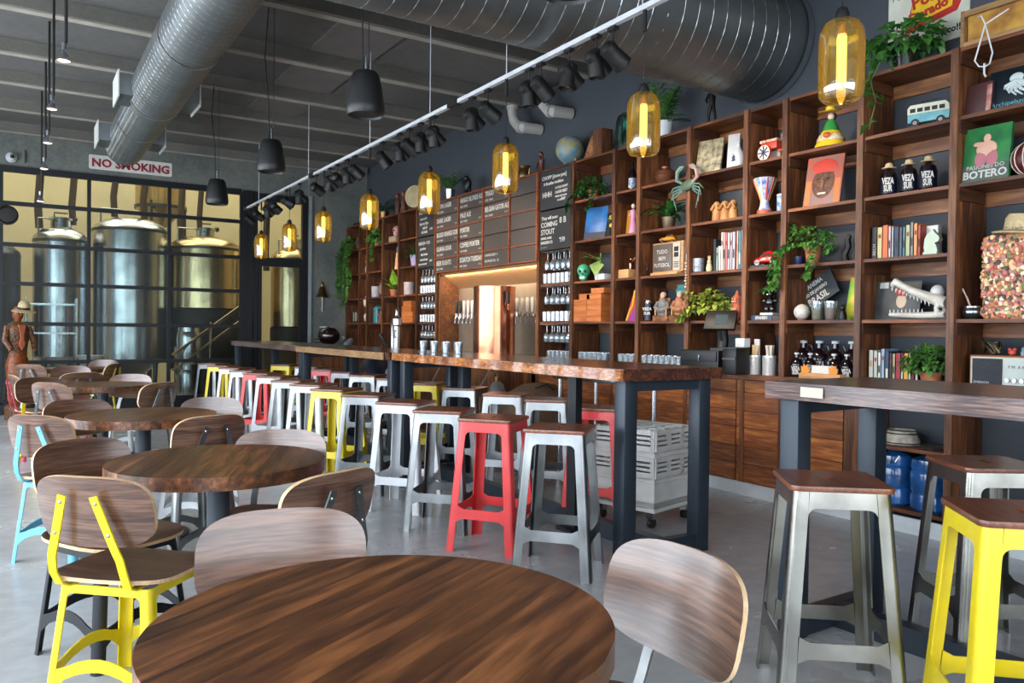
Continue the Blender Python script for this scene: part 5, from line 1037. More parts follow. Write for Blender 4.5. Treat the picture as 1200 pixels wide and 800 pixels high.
t = at('rabbit_figurine', 'small cream rabbit figurine leaning on the books', 'figurine', 4.7, 1.78, 4.92); P(G().lathe([(.022, 0), (.028, .03), (.018, .07)], 12).ball((0, 0, .085), .018, 10, 8).tube([(-.006, 0, .1), (-.01, 0, .135)], .005, 6).tube([(.006, 0, .1), (.01, 0, .135)], .005, 6), 'body', pm('cdbf9c', .6), t)
bookrow(4.665, 1.78, [('black', '1d2326', .03, .27), ('pale teal', '8aa8a2', .022, .2), ('cream', 'd2cdbd', .028, .21), ('tall white', 'd6d2cc', .022, .32), ('tall pink', 'c9a2a0', .02, .315), ('rose', 'b06a6a', .024, .315), ('white speckled', 'c2c0c0', .022, .31), ('lilac', 'a49aac', .026, .31), ('pale grey', 'bdbfc4', .028, .31), ('thin red', 'b03a32', .014, .29), ('tall pale', 'c6c4bc', .016, .315), ('slate teal', '4a7a86', .026, .31), ('grey-blue', '7f9aa8', .03, .315)], 4.93, 'book in the tall row beside the glass jar', 'tall books beside the glass jar')
t = at('potted_plant', 'bushy yellow-green plant spilling from a clay pot above the till', 'plant', 4.66, 1.37, 4.93); pot(t, .06, .1, M_terra, 'clay_pot'); g = bush((-.03, -.02, .13), (.22, .13, .12), 260, .05, .045, 51); vine(g, [(-.1, -.08, .12), (-.2, -.12, .06), (-.26, -.14, 0)], 70, .05, .045, 52); vine(g, [(-.18, -.05, .2), (-.22, -.07, .27)], 10, .05, .045, 53); P(g, 'foliage', M_leafy, t)
t = at('tiki_figure', 'carved red-brown totem figure beside the yellow-green plant', 'figure', 4.40, 1.37, 4.93); M_tk = pm('b0583a', .6, hex2='7a3a26', scale=25); P(G().lathe([(.042, 0), (.046, .01), (.044, .06), (.048, .07), (.048, .12), (.042, .13), (.046, .14), (.044, .19), (.02, .21), (.012, .24), (.002, .25)], 12, sy=.8), 'body', M_tk, t); P(G().box((0, -.038, .155), (.05, .01, .012)).box((-.015, -.038, .175), (.012, .01, .012)).box((.015, -.038, .175), (.012, .01, .012)).box((0, -.038, .095), (.05, .01, .015)), 'carving', pm('d08a6a', .6), t)
t = at('till_screen', 'black point-of-sale screen tilted on its stand', 'till', 4.44, CT+.18, 4.80, .45); P(G().box((0, 0, .01), (.14, .14, .02)).tube([(0, .02, .01), (0, .04, .08), (0, .0, .19)], .045, 10), 'stand', M_black, t); s_ = P(G().box((0, -.03, .24), (.25, .03, .17), (-.5, 0, 0), bev=.006), 'screen_housing', M_black, t); P(G().box((.01, -.0445, .247), (.1, .003, .09), (-.5, 0, 0)), 'screen_glass', plain('screen_dim', '3a484e', .2), s_)
t = at('cash_drawer', 'black metal cash drawer with a key in its lock', 'cash drawer', 4.58, CT, 4.82); P(G().box((0, .02, .09), (.42, .3, .18), bev=.004), 'case', M_black, t); P(G().box((0, -.135, .13), (.39, .01, .08), bev=.003), 'drawer_front', plain('drawer_black', '22262a', .5), t); P(G().lathe([(.012, -.15), (.012, -.138)], 12, c=(.02, 0, .13), ax='y').box((.02, -.154, .115), (.006, .004, .04)), 'lock', M_ss, t)
t = at('receipt_printer', 'black receipt printer standing at the counter edge', 'printer', 4.235, CT, 4.74); P(G().box((0, 0, .1), (.14, .16, .2), bev=.012), 'printer_body', M_black, t); P(G().box((0, -.083, .12), (.13, .006, .012)), 'paper_slot', M_ssd, t); P(G().box((0, 0, .203), (.13, .15, .006)), 'lid', M_ssd, t)
tag(P(G().box((0, 0, .035), (.07, .09, .07), bev=.003), 'white_box', M_white, None, (4.82, 4.24, CT+.21)), 'small white box on top of the receipt printer', 'box')

# ------------------------------------------------------------------ sixth and seventh columns
t = at('copper_vase', 'round copper vase behind the blue crab', 'vase', 5.3, 2.605, 4.98); P(G().lathe([(.04, 0), (.08, .03), (.1, .075), (.085, .12), (.04, .145), (.045, .16), (.035, .155)], 24, cap=False), 'vase_body', plain('dull_copper', '8a5a44', .35, .7), t)
t = at('blue_crab', 'mounted blue crab with spread claws on the bookcase post', 'crab', 4.86, 2.44, XF-.035); M_crab = plain('crab_shell', '565f42', .45, hex2='36504c', scale=22); M_crl = plain('crab_leg', '3f7078', .45, hex2='66785e', scale=22)
P(G().ball((0, 0, .08), (.085, .02, .045), 18, 8, rot=(0, -.25, 0)).lathe([(.02, -.1), (.001, -.125)], 6, c=(.0, 0, .07), ax='x'), 'shell', M_crab, t)
for s in (-1, 1):
    P(G().tube([(s*.06, 0, .1), (s*.12, -.01, .13), (s*.11, -.015, .2)], [.014, .016, .018], 8).tube([(s*.11, -.015, .2), (s*.07, -.02, .235), (s*.03, -.02, .24)], [.02, .016, .003], 8).tube([(s*.1, -.015, .2), (s*.06, -.02, .215), (s*.03, -.02, .235)], [.01, .007, .002], 6), 'claw', plain('crab_claw', 'b87272', .4, hex2='7a908a', scale=16) if s > 0 else M_crl, t)
    for k in range(4): P(G().tube([(s*.06, 0, .08-.015*k), (s*(.15+.0*k), -.02, .07-.03*k), (s*(.2-.03*k), -.015, .02-.05*k)], [.009, .007, .002], 6), 'leg', M_crl, t)
t = at('potted_plant', 'strap-leaved green plant in a brown metal pot', 'plant', 5.2, 2.195, 4.93); pot(t, .065, .1, pm('6a5a48', .4, .5), 'metal_pot', False); P(blades(34, .38, 61, (0, 0, .09), .04, (.7, 1.4), .27), 'foliage', M_leafd, t)
t = at('television', 'small vintage television in a tan wooden case', 'television', 5.2, 1.805, 4.93, -.02); P(G().box((0, .12, .135), (.4, .26, .27), bev=.008), 'case', wood('tv_veneer', '9a7250', 'b8906a', 'x', 9, 9, .45, .05), t); P(G().box((-.06, -.015, .135), (.25, .01, .24), bev=.004), 'screen', plain('tv_screen', '5a5048', .4), t); c_ = P(G().box((.125, -.015, .135), (.085, .012, .24)), 'control_panel', pm('b9b4a8', .4), t)
for z in (.2, .15): P(G().box((.125, -.024, z), (.05, .006, .04)), 'dial', M_dark, c_)
for k in range(4): P(G().box((.125, -.023, .04+.015*k), (.06, .004, .006)), 'slot', M_dark, c_)
for k, s in enumerate(('TUDO', 'BEM', 'FUTEBOL')): text(s, 'lettering', M_chalk, t, (-.06, -.022, .17-.06*k), FACE, .05, .0005, 'CENTER')
tag(P(G().box((0, 0, .012), (.34, .22, .022), bev=.004), 'wooden_board', MATS['tray_pine'], None, (4.98, 5.2, 1.78), (0, 0, -PI/2)), 'pale wooden board under the vintage television', 'board')
t = at('toy_car', 'small orange toy rally car on top of the television', 'toy car', 5.27, 2.077, 5.0, .3); P(G().loft([[(x, .035*math.cos(a), .03+z*max(0, math.sin(a))-.012*max(0, -math.sin(a))) for a in [j*2*PI/12 for j in range(12)]] for x, z in ((-.08, .01), (-.07, .022), (-.03, .026), (-.01, .05), (.04, .05), (.065, .026), (.08, .01))]), 'body', pm('d08a2c', .4), t)
for x in (-.05, .05): P(G().lathe([(.015, -.038), (.015, .038)], 12, c=(x, 0, .018), ax='y'), 'axle_wheels', M_dark, t)
P(G().prism([(-.012, .052), (0, .075), (.03, .075), (.045, .052)], -.03, .03, lambda u, v, q: (u, q*.9, v)), 'windows', M_dark, t)
t = at('wire_figure', 'thin dark metal figurine at the left of the television', 'figurine', 5.47, 1.78, 4.92); P(G().tube([(-.012, 0, 0), (0, 0, .06), (.012, 0, 0)], .005, 6).tube([(0, 0, .06), (0, 0, .1)], .008, 6).tube([(-.025, 0, .07), (0, 0, .095), (.025, -.01, .075)], .004, 6).ball((0, 0, .115), .011, 8, 6), 'body', M_ssd, t)
t = at('beer_can', 'tall navy beer can lettered VEZA SUR', 'can', 5.44, 1.37, 4.92, .5); P(G().lathe([(.035, 0), (.042, .008), (.042, .165)], 22), 'can_body', M_lab, t); P(G().lathe([(.042, .165), (.036, .18), (.036, .188), (.002, .186)], 22), 'lid', M_ss, t); P(G().lathe([(.036, -.001), (.0425, .01)], 22), 'base', M_ss, t)
for s, z in (('VEZA', .1), ('SUR', .06)): text(s, 'lettering', M_chalk, t, (0, -.0435, z), FACE, .036, .0005, 'CENTER', .001)
for k, (y, c1, c2, l) in enumerate(((5.27, '8a8078', '5a6470', 'seated old man figurine in a grey coat'), (5.06, 'b5705a', '8a6a3c', 'seated old woman figurine in a rocking chair'))):
    t = at('seated_figurine', l+' on a wooden box', 'figurine', y, 1.42, 4.94, .5, 'old couple figurines'); P(G().lathe([(.06, 0), (.07, .03), (.055, .08), (.045, .13), (.025, .15)], 16, sy=.9).tube([(-.045, -.01, .12), (-.06, -.05, .07), (-.02, -.06, .06)], .016, 8).tube([(.045, -.01, .12), (.06, -.05, .07), (.02, -.06, .06)], .016, 8).ball((0, -.045, .05), (.06, .04, .03), 12, 6), 'robe', pm(c1, .6, hex2=c2, scale=30), t); P(G().ball((0, -.008, .178), (.026, .025, .03), 12, 8), 'head', pm('d0a48c', .6), t); P(G().ball((0, .004, .188), (.028, .026, .026), 12, 8), 'hair', pm('c9c4bc', .7), t); P(G().box((0, .05, .08), (.1, .012, .16)).box((-.05, -.02, .03), (.012, .1, .06)).box((.05, -.02, .03), (.012, .1, .06)), 'chair', pm('b07a3c', .5), t)
    tag(P(G().box((0, 0, .025), (.19, .14, .05), bev=.003), 'wooden_box', M_bkl, None, (4.97, y, 1.37), (0, 0, -PI/2)), 'shallow wooden box under the '+('old man' if k == 0 else 'old woman')+' figurine', 'box')
for k, (z, h_, l) in enumerate(((1.62, .04, 'lower'), (1.661, .035, 'upper'))):
    t = at('book', l+' of two teal books lying flat behind the old couple', 'book', 5.1-.01*k, z, 5.1, 0, 'teal books behind the old couple'); P(G().box((0, 0, .0015), (.2-.01*k, .14, .003)).box((0, 0, h_-.0015), (.2-.01*k, .14, .003)).box((0, -.069, h_/2), (.2-.01*k, .003, h_)), 'cover', pm('3a8f8c' if k else '2f7f80', .5), t); P(G().box((0, .002, h_/2), (.19, .132, h_-.006)), 'pages', M_page, t)
tag(P(G().box((0, 0, .125), (.2, .12, .25), bev=.003), 'book_stand', M_bkl, None, (5.12, 5.1, 1.37), (0, 0, -PI/2)), 'wooden stand hidden behind the old couple', 'stand')
t = at('hanging_ornament', 'beaded white charm hanging on the post beside the television', 'ornament', 4.885, 1.64, XF-.018); g = G()
for k in range(9): g.ball((.004*math.sin(k*2), 0, .02+k*.025), .009 if k % 2 else .012, 8, 6)
P(g, 'beads', pm('d2c9b8', .5, hex2='b08a6a'), t); P(G().tube([(0, 0, .22), (0, .004, .3)], .002, 5), 'string', M_white, t)
t = at('bottle', 'dark bottle with a white label in the top narrow compartment', 'bottle', 5.72, 2.605, 4.95); P(G().lathe([(.036, 0), (.04, .008), (.04, .15), (.03, .19), (.014, .21), (.014, .27), (.002, .27)], 18), 'bottle_body', M_growl, t); P(G().lathe([(.0405, .03), (.0405, .12)], 18, cap=False), 'label', pm('c2cede', .6, hex2='4a5a78', scale=40), t)
t, f = leaning('book', 'orange-yellow book behind the pink-gowned figurine', 'book', 5.8, 2.195, .12, .25, pm('c98a24', .5), .025, 5.0, .1, .3); P(G().box((0, .014, .125), (.114, .018, .244)), 'pages', M_page, f)
t = at('lady_figurine', 'slender figurine in a long pink gown', 'figurine', 5.68, 2.195, 4.93); P(G().lathe([(.045, 0), (.042, .02), (.03, .1), (.022, .17), (.03, .2), (.028, .22), (.01, .235)], 16).tube([(-.028, 0, .215), (-.045, -.01, .17), (-.02, -.02, .16)], .008, 6), 'gown', pm('c98fae', .5, hex2='b57a9c'), t); P(G().ball((0, 0, .262), (.02, .02, .024), 12, 8), 'head', pm('dcc0b0', .5), t); P(G().ball((0, .006, .272), (.022, .02, .022), 10, 8), 'hair', pm('6a4a3a', .6), t)
tag(P(G().box((0, 0, .042), (.15, .12, .084), bev=.004), 'wooden_box', MATS['tray_pine'], None, (4.95, 5.77, 1.78), (0, 0, -PI/2)), 'pale wooden box under the copper figurine', 'box')
t = at('copper_figurine', 'small copper winged figurine on the pale wooden box', 'figurine', 5.74, 1.864, 4.96); P(G().lathe([(.02, 0), (.016, .03), (.022, .06), (.01, .085)], 12).ball((0, 0, .1), .016, 10, 8).tube([(-.015, 0, .07), (-.05, 0, .1), (-.06, 0, .11)], [.01, .008, .003], 6).tube([(.015, 0, .07), (.05, 0, .1), (.06, 0, .11)], [.01, .008, .003], 6), 'body', M_copper, t)
t = at('triangular_book', 'tapering red, yellow and purple card book', 'book', 5.69, 1.37, 4.95); P(G().prism([(-.11, 0), (.07, 0), (.07, .3), (.02, .3)], 0, .03, lambda u, v, q: (u, q, v)), 'cover', pm('b8402c', .5), t); P(G().prism([(-.08, .005), (.068, .005), (.068, .18)], -.002, 0, lambda u, v, q: (u, q, v)), 'purple_print', pm('8a2f8a', .5), t); P(G().tube([(-.085, -.002, .01), (-.04, -.002, .1), (.0, -.002, .15), (.03, -.002, .29)], .012, 6), 'yellow_print', pm('e0b028', .5), t)

# ------------------------------------------------------------------ eighth column
t = at('hanging_plant', 'dense small-leaved plant hanging in the top compartment', 'plant', 6.28, 2.605, 4.93); pot(t, .06, .09, M_terra, 'clay_pot'); g = bush((-.02, -.02, .1), (.2, .13, .12), 260, .045, .035, 71); vine(g, [(.1, -.08, .1), (.16, -.14, .0), (.14, -.15, -.1), (.08, -.15, -.13)], 60, .045, .035, 72); vine(g, [(-.15, -.08, .1), (-.24, -.14, 0), (-.26, -.14, -.12)], 60, .045, .035, 73); P(g, 'foliage', M_leafd, t)
t, f = leaning('picture', 'blue underwater picture leaning in its compartment', 'picture', 6.26, 2.195, .26, .34, plain('sea_blue', '2c7ac0', .4, hex2='123a6e', scale=4), .012, 4.92, .18, .3); P(G().box((0, -.002, .04), (.255, .003, .07)), 'caption_strip', pm('16233a', .5), f)
t = at('flower_pot', 'small yellow flowering plant behind the blue picture', 'plant', 6.02, 2.195, 5.02); pot(t, .04, .07, pm('6a6a4a', .6), 'pot'); P(bush((0, 0, .16), (.07, .07, .1), 60, .05, .035, 75), 'foliage', M_leafy, t)
for z in (.12, .2): P(G().ball((-.02, -.06, z), .022, 10, 6), 'flower', pm('d8c24a', .6), t)
t = at('green_skull', 'glossy green decorated skull', 'skull', 6.42, 1.78, 4.92, .7); M_gs = pm('4fb88a', .25, coat=.3); P(G().ball((0, 0, .11), (.07, .075, .07), 20, 14).ball((0, -.025, .045), (.045, .045, .045), 14, 8), 'skull', M_gs, t); P(G().ball((-.025, -.068, .1), (.016, .01, .016), 10, 6).ball((.025, -.068, .1), (.016, .01, .016), 10, 6).ball((0, -.072, .072), (.008, .008, .012), 8, 6), 'eye_sockets', M_dark, t); P(G().box((0, -.068, .035), (.05, .012, .018)), 'teeth', pm('d8e0d4', .5), t)
t = at('leafy_cutting', 'big pale leaves rising from a white pot beside the green skull', 'plant', 6.22, 1.78, 4.95); pot(t, .045, .09, M_white, 'white_pot'); g = G(); leaf(g, (0, 0, .2), (-1, -.25, .35), (0, 0, 1), .24, .17, .1); leaf(g, (0, 0, .2), (.4, -.5, -.5), (0, 0, 1), .22, .15, .1); leaf(g, (-.02, 0, .18), (-.5, -.3, .6), (0, 0, 1), .2, .13, .1); leaf(g, (0, 0, .2), (.8, -.2, .2), (0, 0, 1), .18, .12, .1); P(g, 'foliage', plain('leaf_pale', 'a8bd72', .5, hex2='7a9a52', scale=8), t); P(G().tube([(0, 0, .07), (0, 0, .2)], .004, 5).tube([(.05, -.02, .05), (.06, -.02, .27)], .008, 6), 'stem', M_stem, t)
tag(P(G().box((0, 0, .03), (.1, .1, .06), bev=.008), 'small_planter', M_white, None, (4.92, 6.08, 1.78)), 'small square white planter right of the pale leaves', 'planter')
M_cig = wood('cigar_box_wood', 'a85a2a', 'c97a3e', 'x', 9, 9, .5, .12); k = 0
lays = []; cl = []
for r_, nm in enumerate(('bottom', 'second', 'third', 'fourth', 'fifth')):
    for (y, w_, q) in ((6.40, .21, 'left'), (6.175, .23, 'right')):
        if r_ == 4 and q == 'left': y = 6.33; w_ = .17
        lays.append((y, 1.37+.056*r_, w_, .055)); cl.append(nm+' layer '+q)
lays.append((6.12, 1.65, .2, .05)); cl.append('topmost layer right')
for (y, z, w_, h_), l in zip(lays, cl):
    t = at('cigar_box', 'orange-brown wooden cigar box, %s of the stack' % l, 'box', y, z, 4.96, 0, 'cigar boxes'); P(G().box((0, 0, h_*.4), (w_, .2, h_*.78)), 'box_body', M_cig, t); P(G().box((0, 0, h_*.9), (w_+.004, .204, h_*.18)), 'lid', M_cig, t)
tag(P(G().box((0, 0, .045), (.09, .09, .09), bev=.004), 'pink_box', pm('c9b2ac', .5), None, (4.92, 6.5, 1.37)), 'small pale pink box beside the cigar boxes', 'box')

# ------------------------------------------------------------------ on top of the bookcase
t = at('bronze_figure', 'dark bronze standing figure in a hat on top of the bookcase', 'figurine', 4.77, 3.02, 5.0, .3); P(G().box((0, 0, .008), (.09, .07, .016)), 'base', M_brass, t)
P(G().tube([(-.03, 0, .01), (-.03, 0, .1), (-.012, 0, .19)], [.014, .013, .018], 8).tube([(.035, 0, .01), (.03, -.01, .1), (.01, 0, .19)], [.014, .013, .018], 8).tube([(0, 0, .18), (0, 0, .24), (0, 0, .29)], [.025, .03, .028], 10).tube([(-.03, 0, .28), (-.05, -.01, .23), (-.03, -.03, .2)], [.012, .01, .008], 6).tube([(.03, 0, .28), (.05, -.02, .25), (.02, -.03, .27)], [.012, .01, .008], 6).ball((0, 0, .33), (.02, .02, .024), 10, 8), 'body', plain('dark_bronze', '2a2420', .35, .6), t); P(G().lathe([(.036, .345), (.02, .35), (.018, .375), (.002, .378)], 14), 'hat', MATS['dark_bronze'], t)
t = at('potted_fern', 'bright sword fern in a white pot, right of the globe', 'plant', 5.3, 3.02, 4.95); pot(t, .075, .15, M_white, 'white_pot', False); P(fronds(13, .46, (1.15, 1.5), 81, (0, 0, .12), .11, .6), 'foliage', M_leafm, t); P(fronds(5, .3, (.3, .7), 82, (.05, 0, .12), .07, 1), 'low_fronds', M_leafd, t)
t = at('glass_bottle', 'big turquoise glass bottle behind the second pendant', 'bottle', 5.9, 3.02, 5.0); P(G().lathe([(.07, 0), (.09, .02), (.092, .28), (.07, .34), (.04, .36), (.035, .37)], 20, cap=False), 'bottle_body', clear('turquoise_glass', '6fc0b4', .2, .08), t)
t = at('wooden_bookend', 'angled wooden box standing beside the globe', 'wooden box', 6.32, 3.02, 5.0); P(G().prism([(-.16, 0), (.02, 0), (.02, .22), (-.03, .24)], -.06, .06, lambda u, v, q: (u, q, v)), 'wedge', M_bkl, t); P(G().box((.08, 0, .14), (.14, .14, .28)), 'block', M_bkz, t)
t = at('globe', 'blue and green world globe on top of the bookcase', 'globe', 6.8, 3.02, 5.0); P(G().ball((0, 0, .185), .15, 28, 18), 'sphere', plain('globe_map', '2e7fa8', .35, hex2='b0a060', scale=7), t); P(G().tube([(.158*math.sin(a), .0, .185-.158*math.cos(a)) for a in [-.8+j*.16 for j in range(11)]], .006, 6), 'meridian', M_white, t); P(G().lathe([(.08, 0), (.08, .012), (.02, .03)], 20), 'base', M_white, t)
t = at('carved_figure', 'small carved wooden monkey on top of the menu wall', 'figurine', 7.3, 3.02, 4.98); P(G().lathe([(.04, 0), (.03, .03), (.03, .12), (.038, .16), (.02, .19)], 12).ball((0, -.01, .225), (.03, .032, .032), 12, 8).tube([(-.03, 0, .16), (-.05, -.03, .1), (-.02, -.04, .08)], .012, 6).tube([(.03, 0, .16), (.05, -.02, .2), (.025, -.04, .23)], .012, 6), 'body', plain('carved_mahogany', '5a2e20', .4), t)
t = at('metal_jug', 'squat bronze jug behind the third pendant', 'jug', 7.68, 3.02, 5.0); P(G().lathe([(.07, 0), (.08, .02), (.072, .08), (.06, .13), (.075, .16), (.068, .16)], 20, cap=False), 'jug_body', M_brass, t); P(G().tube([(.065, 0, .14), (.11, 0, .12), (.1, 0, .06), (.075, 0, .04)], .007, 6), 'handle', M_brass, t)
t = at('toucan_figure', 'dark bird figure on top of the menu wall beside the fern', 'figurine', 9.0, 3.02, 4.98); P(G().ball((0, 0, .13), (.06, .05, .1), 14, 10, rot=(0, .4, 0)).ball((-.04, 0, .23), .04, 12, 8).lathe([(.02, -.06), (.002, -.13)], 8, c=(-.01, 0, .23), ax='x').tube([(.05, 0, .08), (.1, 0, .0)], [.025, .01], 6), 'body', M_black, t)
t = at('potted_fern', 'green fern in a steel pot on top of the menu wall', 'plant', 9.5, 3.02, 4.98); pot(t, .075, .15, M_ss, 'steel_pot', False); P(fronds(12, .36, (.7, 1.4), 91, (0, 0, .12), .1, .8), 'foliage', M_leafm, t)
t = at('round_drum', 'pale round hide drum behind the fourth pendant', 'drum', 10.62, 3.06, 5.0, .5); P(G().lathe([(.16, -.04), (.17, -.03), (.17, .03), (.16, .04), (.01, .04)], 28, c=(0, 0, .17), ax='y'), 'frame_ring', M_bkl, t); P(G().lathe([(.162, -.042), (.01, -.046)], 28, c=(0, 0, .17), ax='y'), 'drumhead', pm('c9b992', .7, hex2='a8966a', scale=5), t)
for k, (y, l, c) in enumerate(((11.2, 'left of the pair', '6a3a28'), (10.98, 'right of the pair', '8a4a30'))):
    t = at('carved_figure', 'carved brown figurine beside the round drum, '+l, 'figurine', y, 3.02, 4.98, 0, 'brown figurines beside the round drum'); P(G().lathe([(.05, 0), (.06, .04), (.045, .12), (.055, .2), (.03, .25)], 12), 'body', pm('2c2622', .5, hex2=c, scale=16), t); P(G().ball((0, -.01, .3), (.04, .04, .05), 12, 8), 'head', pm(c, .5), t)
t = at('potted_fern', 'dark leafy fern at the far end of the bookcase top', 'plant', 11.75, 3.02, 4.98); pot(t, .08, .12, M_brass, 'brass_pot'); P(fronds(14, .38, (.4, 1.3), 95, (0, 0, .12), .09, 1), 'foliage', M_leafd, t)
t = at('small_speaker', 'small black speaker box at the far end of the bookcase top', 'speaker', 12.8, 3.02, 4.98); P(G().box((0, 0, .03), (.2, .14, .05), bev=.006), 'case', M_black, t); P(G().box((0, -.072, .03), (.18, .004, .035)), 'grille', M_ssd, t)

# ------------------------------------------------------------------ far compartments, left of the menu
bookrow(12.08, 1.37, [('teal', '2f8a9c', .07, .25), ('sea-green', '3f9aa0', .05, .27), ('pale blue', '8ac0d0', .04, .24), ('navy', '2a4a7a', .06, .23)], 4.95, 'book in the far compartment', 'books in the far compartment')
t, f = leaning('picture', 'small brown patterned picture beside the far teal books', 'picture', 11.7, 1.37, .26, .2, plain('brown_pattern', 'a06a3a', .6, hex2='5a3a24', scale=25), .02, 4.93, .12)
P(G().box((0, .014, .1), (.24, .008, .18)), 'backing', M_bkx, f)
for k, (z, l) in enumerate(((1.37, 'bottom'), (1.45, 'second'), (1.53, 'third'), (1.61, 'top'))):
    t = at('cigar_box', 'wooden cigar box in the far compartment left of the stemware, %s of four' % l, 'box', 10.6-.02*(k % 2), z, 4.96, 0, 'far cigar boxes'); P(G().box((0, 0, .032), (.42-.05*k, .2, .062)), 'box_body', M_cig, t); P(G().box((0, 0, .07), (.425-.05*k, .205, .014)), 'lid', M_cig, t)
t = at('potted_plant', 'grassy plant in a lavender pot left of the chalkboards', 'plant', 10.5, 2.195, 4.95); pot(t, .08, .16, pm('a79bc0', .5), 'lavender_pot', False); P(blades(22, .4, 101, (0, 0, .14), .03, (.5, 1.4), .25), 'foliage', M_leafd, t)
t = at('broad_leaf_plant', 'lime broad-leaved plant in the far compartment', 'plant', 11.2, 1.78, 4.93); pot(t, .07, .1, M_terra, 'clay_pot'); g = G(); [leaf(g, (0, 0, .1), d, (0, 0, 1), l, w_, .15) for d, l, w_ in (((-1, -.4, .5), .45, .12), ((.3, -.2, 1), .34, .14), ((-.4, -.5, .8), .3, .1), ((.8, -.3, .4), .26, .1), ((-.8, .2, .9), .3, .1))]; P(g, 'foliage', M_leafl, t)
t = at('ivy_curtain', 'long ivy trailing down the farthest bookcase bay', 'plant', 12.85, 2.605, 4.88); pot(t, .08, .12, M_terra, 'clay_pot'); g = bush((0, -.05, .1), (.2, .1, .1), 100, .08, .06, 111); [vine(g, [(x, -.08, .1), (x*1.2, -.16, -.1), (x*1.4+.03, -.17, -.5), (x*1.3, -.17, -.5-ln)], 110, .085, .065, 112+i) for i, (x, ln) in enumerate(((-.18, .2), (-.06, .45), (.08, .5), (.2, .25)))]; P(g, 'foliage', M_leafm, t)
t = at('potted_plant', 'green trailing plant in the upper far compartment behind a pendant', 'plant', 11.85, 2.605, 4.92); pot(t, .06, .1, M_terra, 'clay_pot'); g = bush((0, -.03, .12), (.2, .12, .12), 90, .08, .06, 121); vine(g, [(.1, -.1, .1), (.16, -.15, -.05), (.15, -.16, -.25)], 40, .07, .055, 122); P(g, 'foliage', M_leafm, t)
t = at('pink_skull', 'small pink skull on a stone block in the upper far compartment', 'skull', 11.16, 2.70, 4.95); P(G().ball((0, 0, .09), (.065, .07, .065), 16, 10).ball((0, -.02, .035), (.042, .042, .04), 12, 8), 'skull', pm('d89a9a', .5), t); P(G().ball((-.024, -.064, .08), .015, 8, 6).ball((.024, -.064, .08), .015, 8, 6), 'eye_sockets', M_dark, t)
tag(P(G().box((0, 0, .046), (.26, .14, .092), bev=.01), 'stone_block', pm('9a8a72', .8), None, (4.95, 11.2, 2.605), (0, 0, -PI/2)), 'sandy stone block under the pink skull', 'block')
t = at('woven_fan', 'orange and blue fan-shaped craft piece in the far compartment', 'craft piece', 11.15, 2.195, 4.95); P(G().prism([(-.1, 0), (.1, 0), (.16, .24), (.06, .3), (-.04, .24)], 0, .02, lambda u, v, q: (u, q, v)), 'fan', plain('fan_weave', 'c9743c', .7, hex2='d8b890', scale=18), t); P(G().ball((.06, .0, .3), (.08, .02, .06), 12, 6), 'blue_top', pm('3a7ab0', .6), t)
for k, (nm, y, z, c1, prof, l) in enumerate((('white_vase', 12.3, 2.195, 'c9c4c4', [(.05, 0), (.06, .06), (.04, .14), (.05, .2)], 'pale cylinder vase in the narrow far compartment'), ('pine_cone', 11.65, 1.78, '7a6050', [(.03, 0), (.09, .05), (.08, .16), (.04, .28), (.005, .34)], 'tall brown cone ornament in the far compartment'), ('striped_cup', 11.95, 1.78, 'b9b4bc', [(.07, 0), (.08, .02), (.085, .18), (.075, .18)], 'striped pale cup beside the cone ornament'), ('shell_ornament', 12.28, 1.6, 'd0c4b0', [(.02, 0), (.08, .05), (.09, .14), (.05, .22), (.005, .26)], 'cream shell on the ledge in the narrow far bay'), ('white_shell', 12.28, 1.37, 'd6ccba', [(.02, 0), (.07, .04), (.08, .12), (.04, .18), (.005, .2)], 'white shell at the bottom of the narrow far bay'), ('clay_jar', 12.7, 2.62, '6a5244', [(.06, 0), (.09, .08), (.06, .18), (.05, .2)], 'brown clay jar in the farthest top compartment'), ('gift_box', 10.7, 1.78, 'c9b8b2', [(.08, 0), (.08, .16), (.085, .16), (.085, .19), (.01, .19)], 'pale round gift box above the far cigar boxes'), ('carved_spire', 10.36, 1.78, 'c08a6a', [(.04, 0), (.06, .05), (.03, .14), (.05, .2), (.02, .28), (.003, .33)], 'tan carved spire beside the pale gift box'))):
    tag(P(G().lathe(prof, 16), nm, pm(c1, .6, hex2=None, var=.3), None, (4.95, y, z)), l, 'ornament')
tag(P(G().box((0, 0, .11), (.28, .1, .22), bev=.01), 'number_block', pm('2a2622', .6), None, (4.95, 12.78, 1.37), (0, 0, -PI/2)), 'dark block with the number ten in the farthest bay', 'block')
text('10', 'lettering', pm('d2c9a8', .6), [o for o in bpy.data.objects if o.name == 'number_block'][0], (0, -.052, .03), FACE, .22, .001, 'CENTER')

